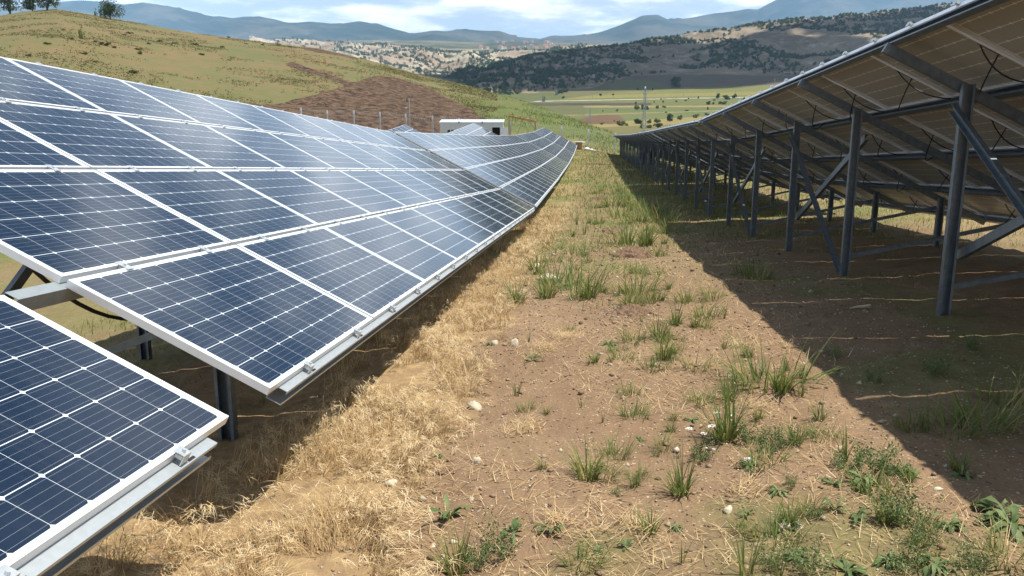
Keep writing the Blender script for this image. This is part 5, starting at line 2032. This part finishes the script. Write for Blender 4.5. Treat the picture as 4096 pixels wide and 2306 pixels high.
tri = np.array([(0, 1, 4), (1, 2, 4), (2, 3, 4), (3, 0, 4), (1, 0, 5), (2, 1, 5), (3, 2, 5), (0, 3, 5)])
Tq = (np.arange(N) * 6)[:, None, None] + tri[None]
M['pebble'] = tint_mat('pebble', [(0, (.16, .10, .065)), (.5, (.30, .21, .13)), (.8, (.48, .40, .29)), (1, (.66, .60, .48))], .9, .15)
me = mesh_np('pebbles', Vp.reshape(-1, 3), Tq.reshape(-1, 3), [M['pebble']], dict(tint=np.repeat(g.uniform(0, 1, N), 6)))
tag(link('pebbles', me), 'small pebbles and soil crumbs on the bare ground', 'pebbles', None, 'stuff')


# ------------------------------------------------------------------ out-of-view clouds that shade the shrub hill, and the air
m, t = mat('cloud_white')
t.out(t.principled((.85, .86, .88), 1.0, 0, 0))
M['cloud'] = m
HAZE_TOP = 1230.0


def cloud(name, cx, cy, rx, ry, z0, h, seed, label):
    """puffy heap cloud: a closed lumpy mesh; its flat base at z0"""
    n_, m_ = 96, 40
    th = np.linspace(0, 2 * math.pi, n_, endpoint=False)
    ph = np.linspace(-math.pi / 2, math.pi / 2, m_)
    T, P = np.meshgrid(th, ph)
    x, y, z = np.cos(P) * np.cos(T), np.cos(P) * np.sin(T), np.sin(P)
    q = .72 + .62 * fbm(x * 2.2 + z * 1.7 + seed, y * 2.2 + z * 2.1 - seed, 4, seed) * (.6 + .4 * (z > -.2))
    V = np.stack([cx + x * q * rx, cy + y * q * ry, z0 + np.where(z > 0, z * q * h, z * 60)], -1)
    V[0], V[-1] = V[0].mean(0), V[-1].mean(0)
    ii = (np.arange(m_ - 1)[:, None] * n_ + np.arange(n_)[None]).ravel()
    jj = (np.arange(m_ - 1)[:, None] * n_ + ((np.arange(n_) + 1) % n_)[None]).ravel()
    o = link(name, mesh_np(name, V.reshape(-1, 3), np.stack([ii, jj, jj + n_, ii + n_], -1), [M['cloud']], None, smooth=True))
    tag(o, label, 'cloud', 'clouds that shade the hills')


# each cloud is placed up the sun's direction from the ground it shades
def cloud_over(gx, gy, gz, rx, ry, seed, label, z0=1650.0, h=420):
    kx = (z0 - gz) / sd.z
    cloud('cloud', gx + sd.x * kx, gy + sd.y * kx, rx, ry, z0, h, seed, label)


cloud_over(150, 1210, 90, 340, 260, 3, 'wide white cloud high over the shrub-covered hill')
cloud_over(640, 1430, 150, 170, 130, 8, 'smaller unseen cloud added for patchy shade on the hill')  # out of view, added to break the sunlight on the hill into patches

m, t = mat('air')
pv = t.n('ShaderNodeVolumePrincipled')
pv.inputs['Color'].default_value = (.40, .67, 1.0, 1)
pv.inputs['Density'].default_value = 0.92e-4
pv.inputs['Anisotropy'].default_value = .15
t.out(None, pv.outputs[0])
b = MB()
b.box(-9500, 9500, -1500, 11500, -60, HAZE_TOP)
o = b.build('haze', m)
tag(o, kind='stuff', label='pale blue summer haze filling the valley air', cat='haze')
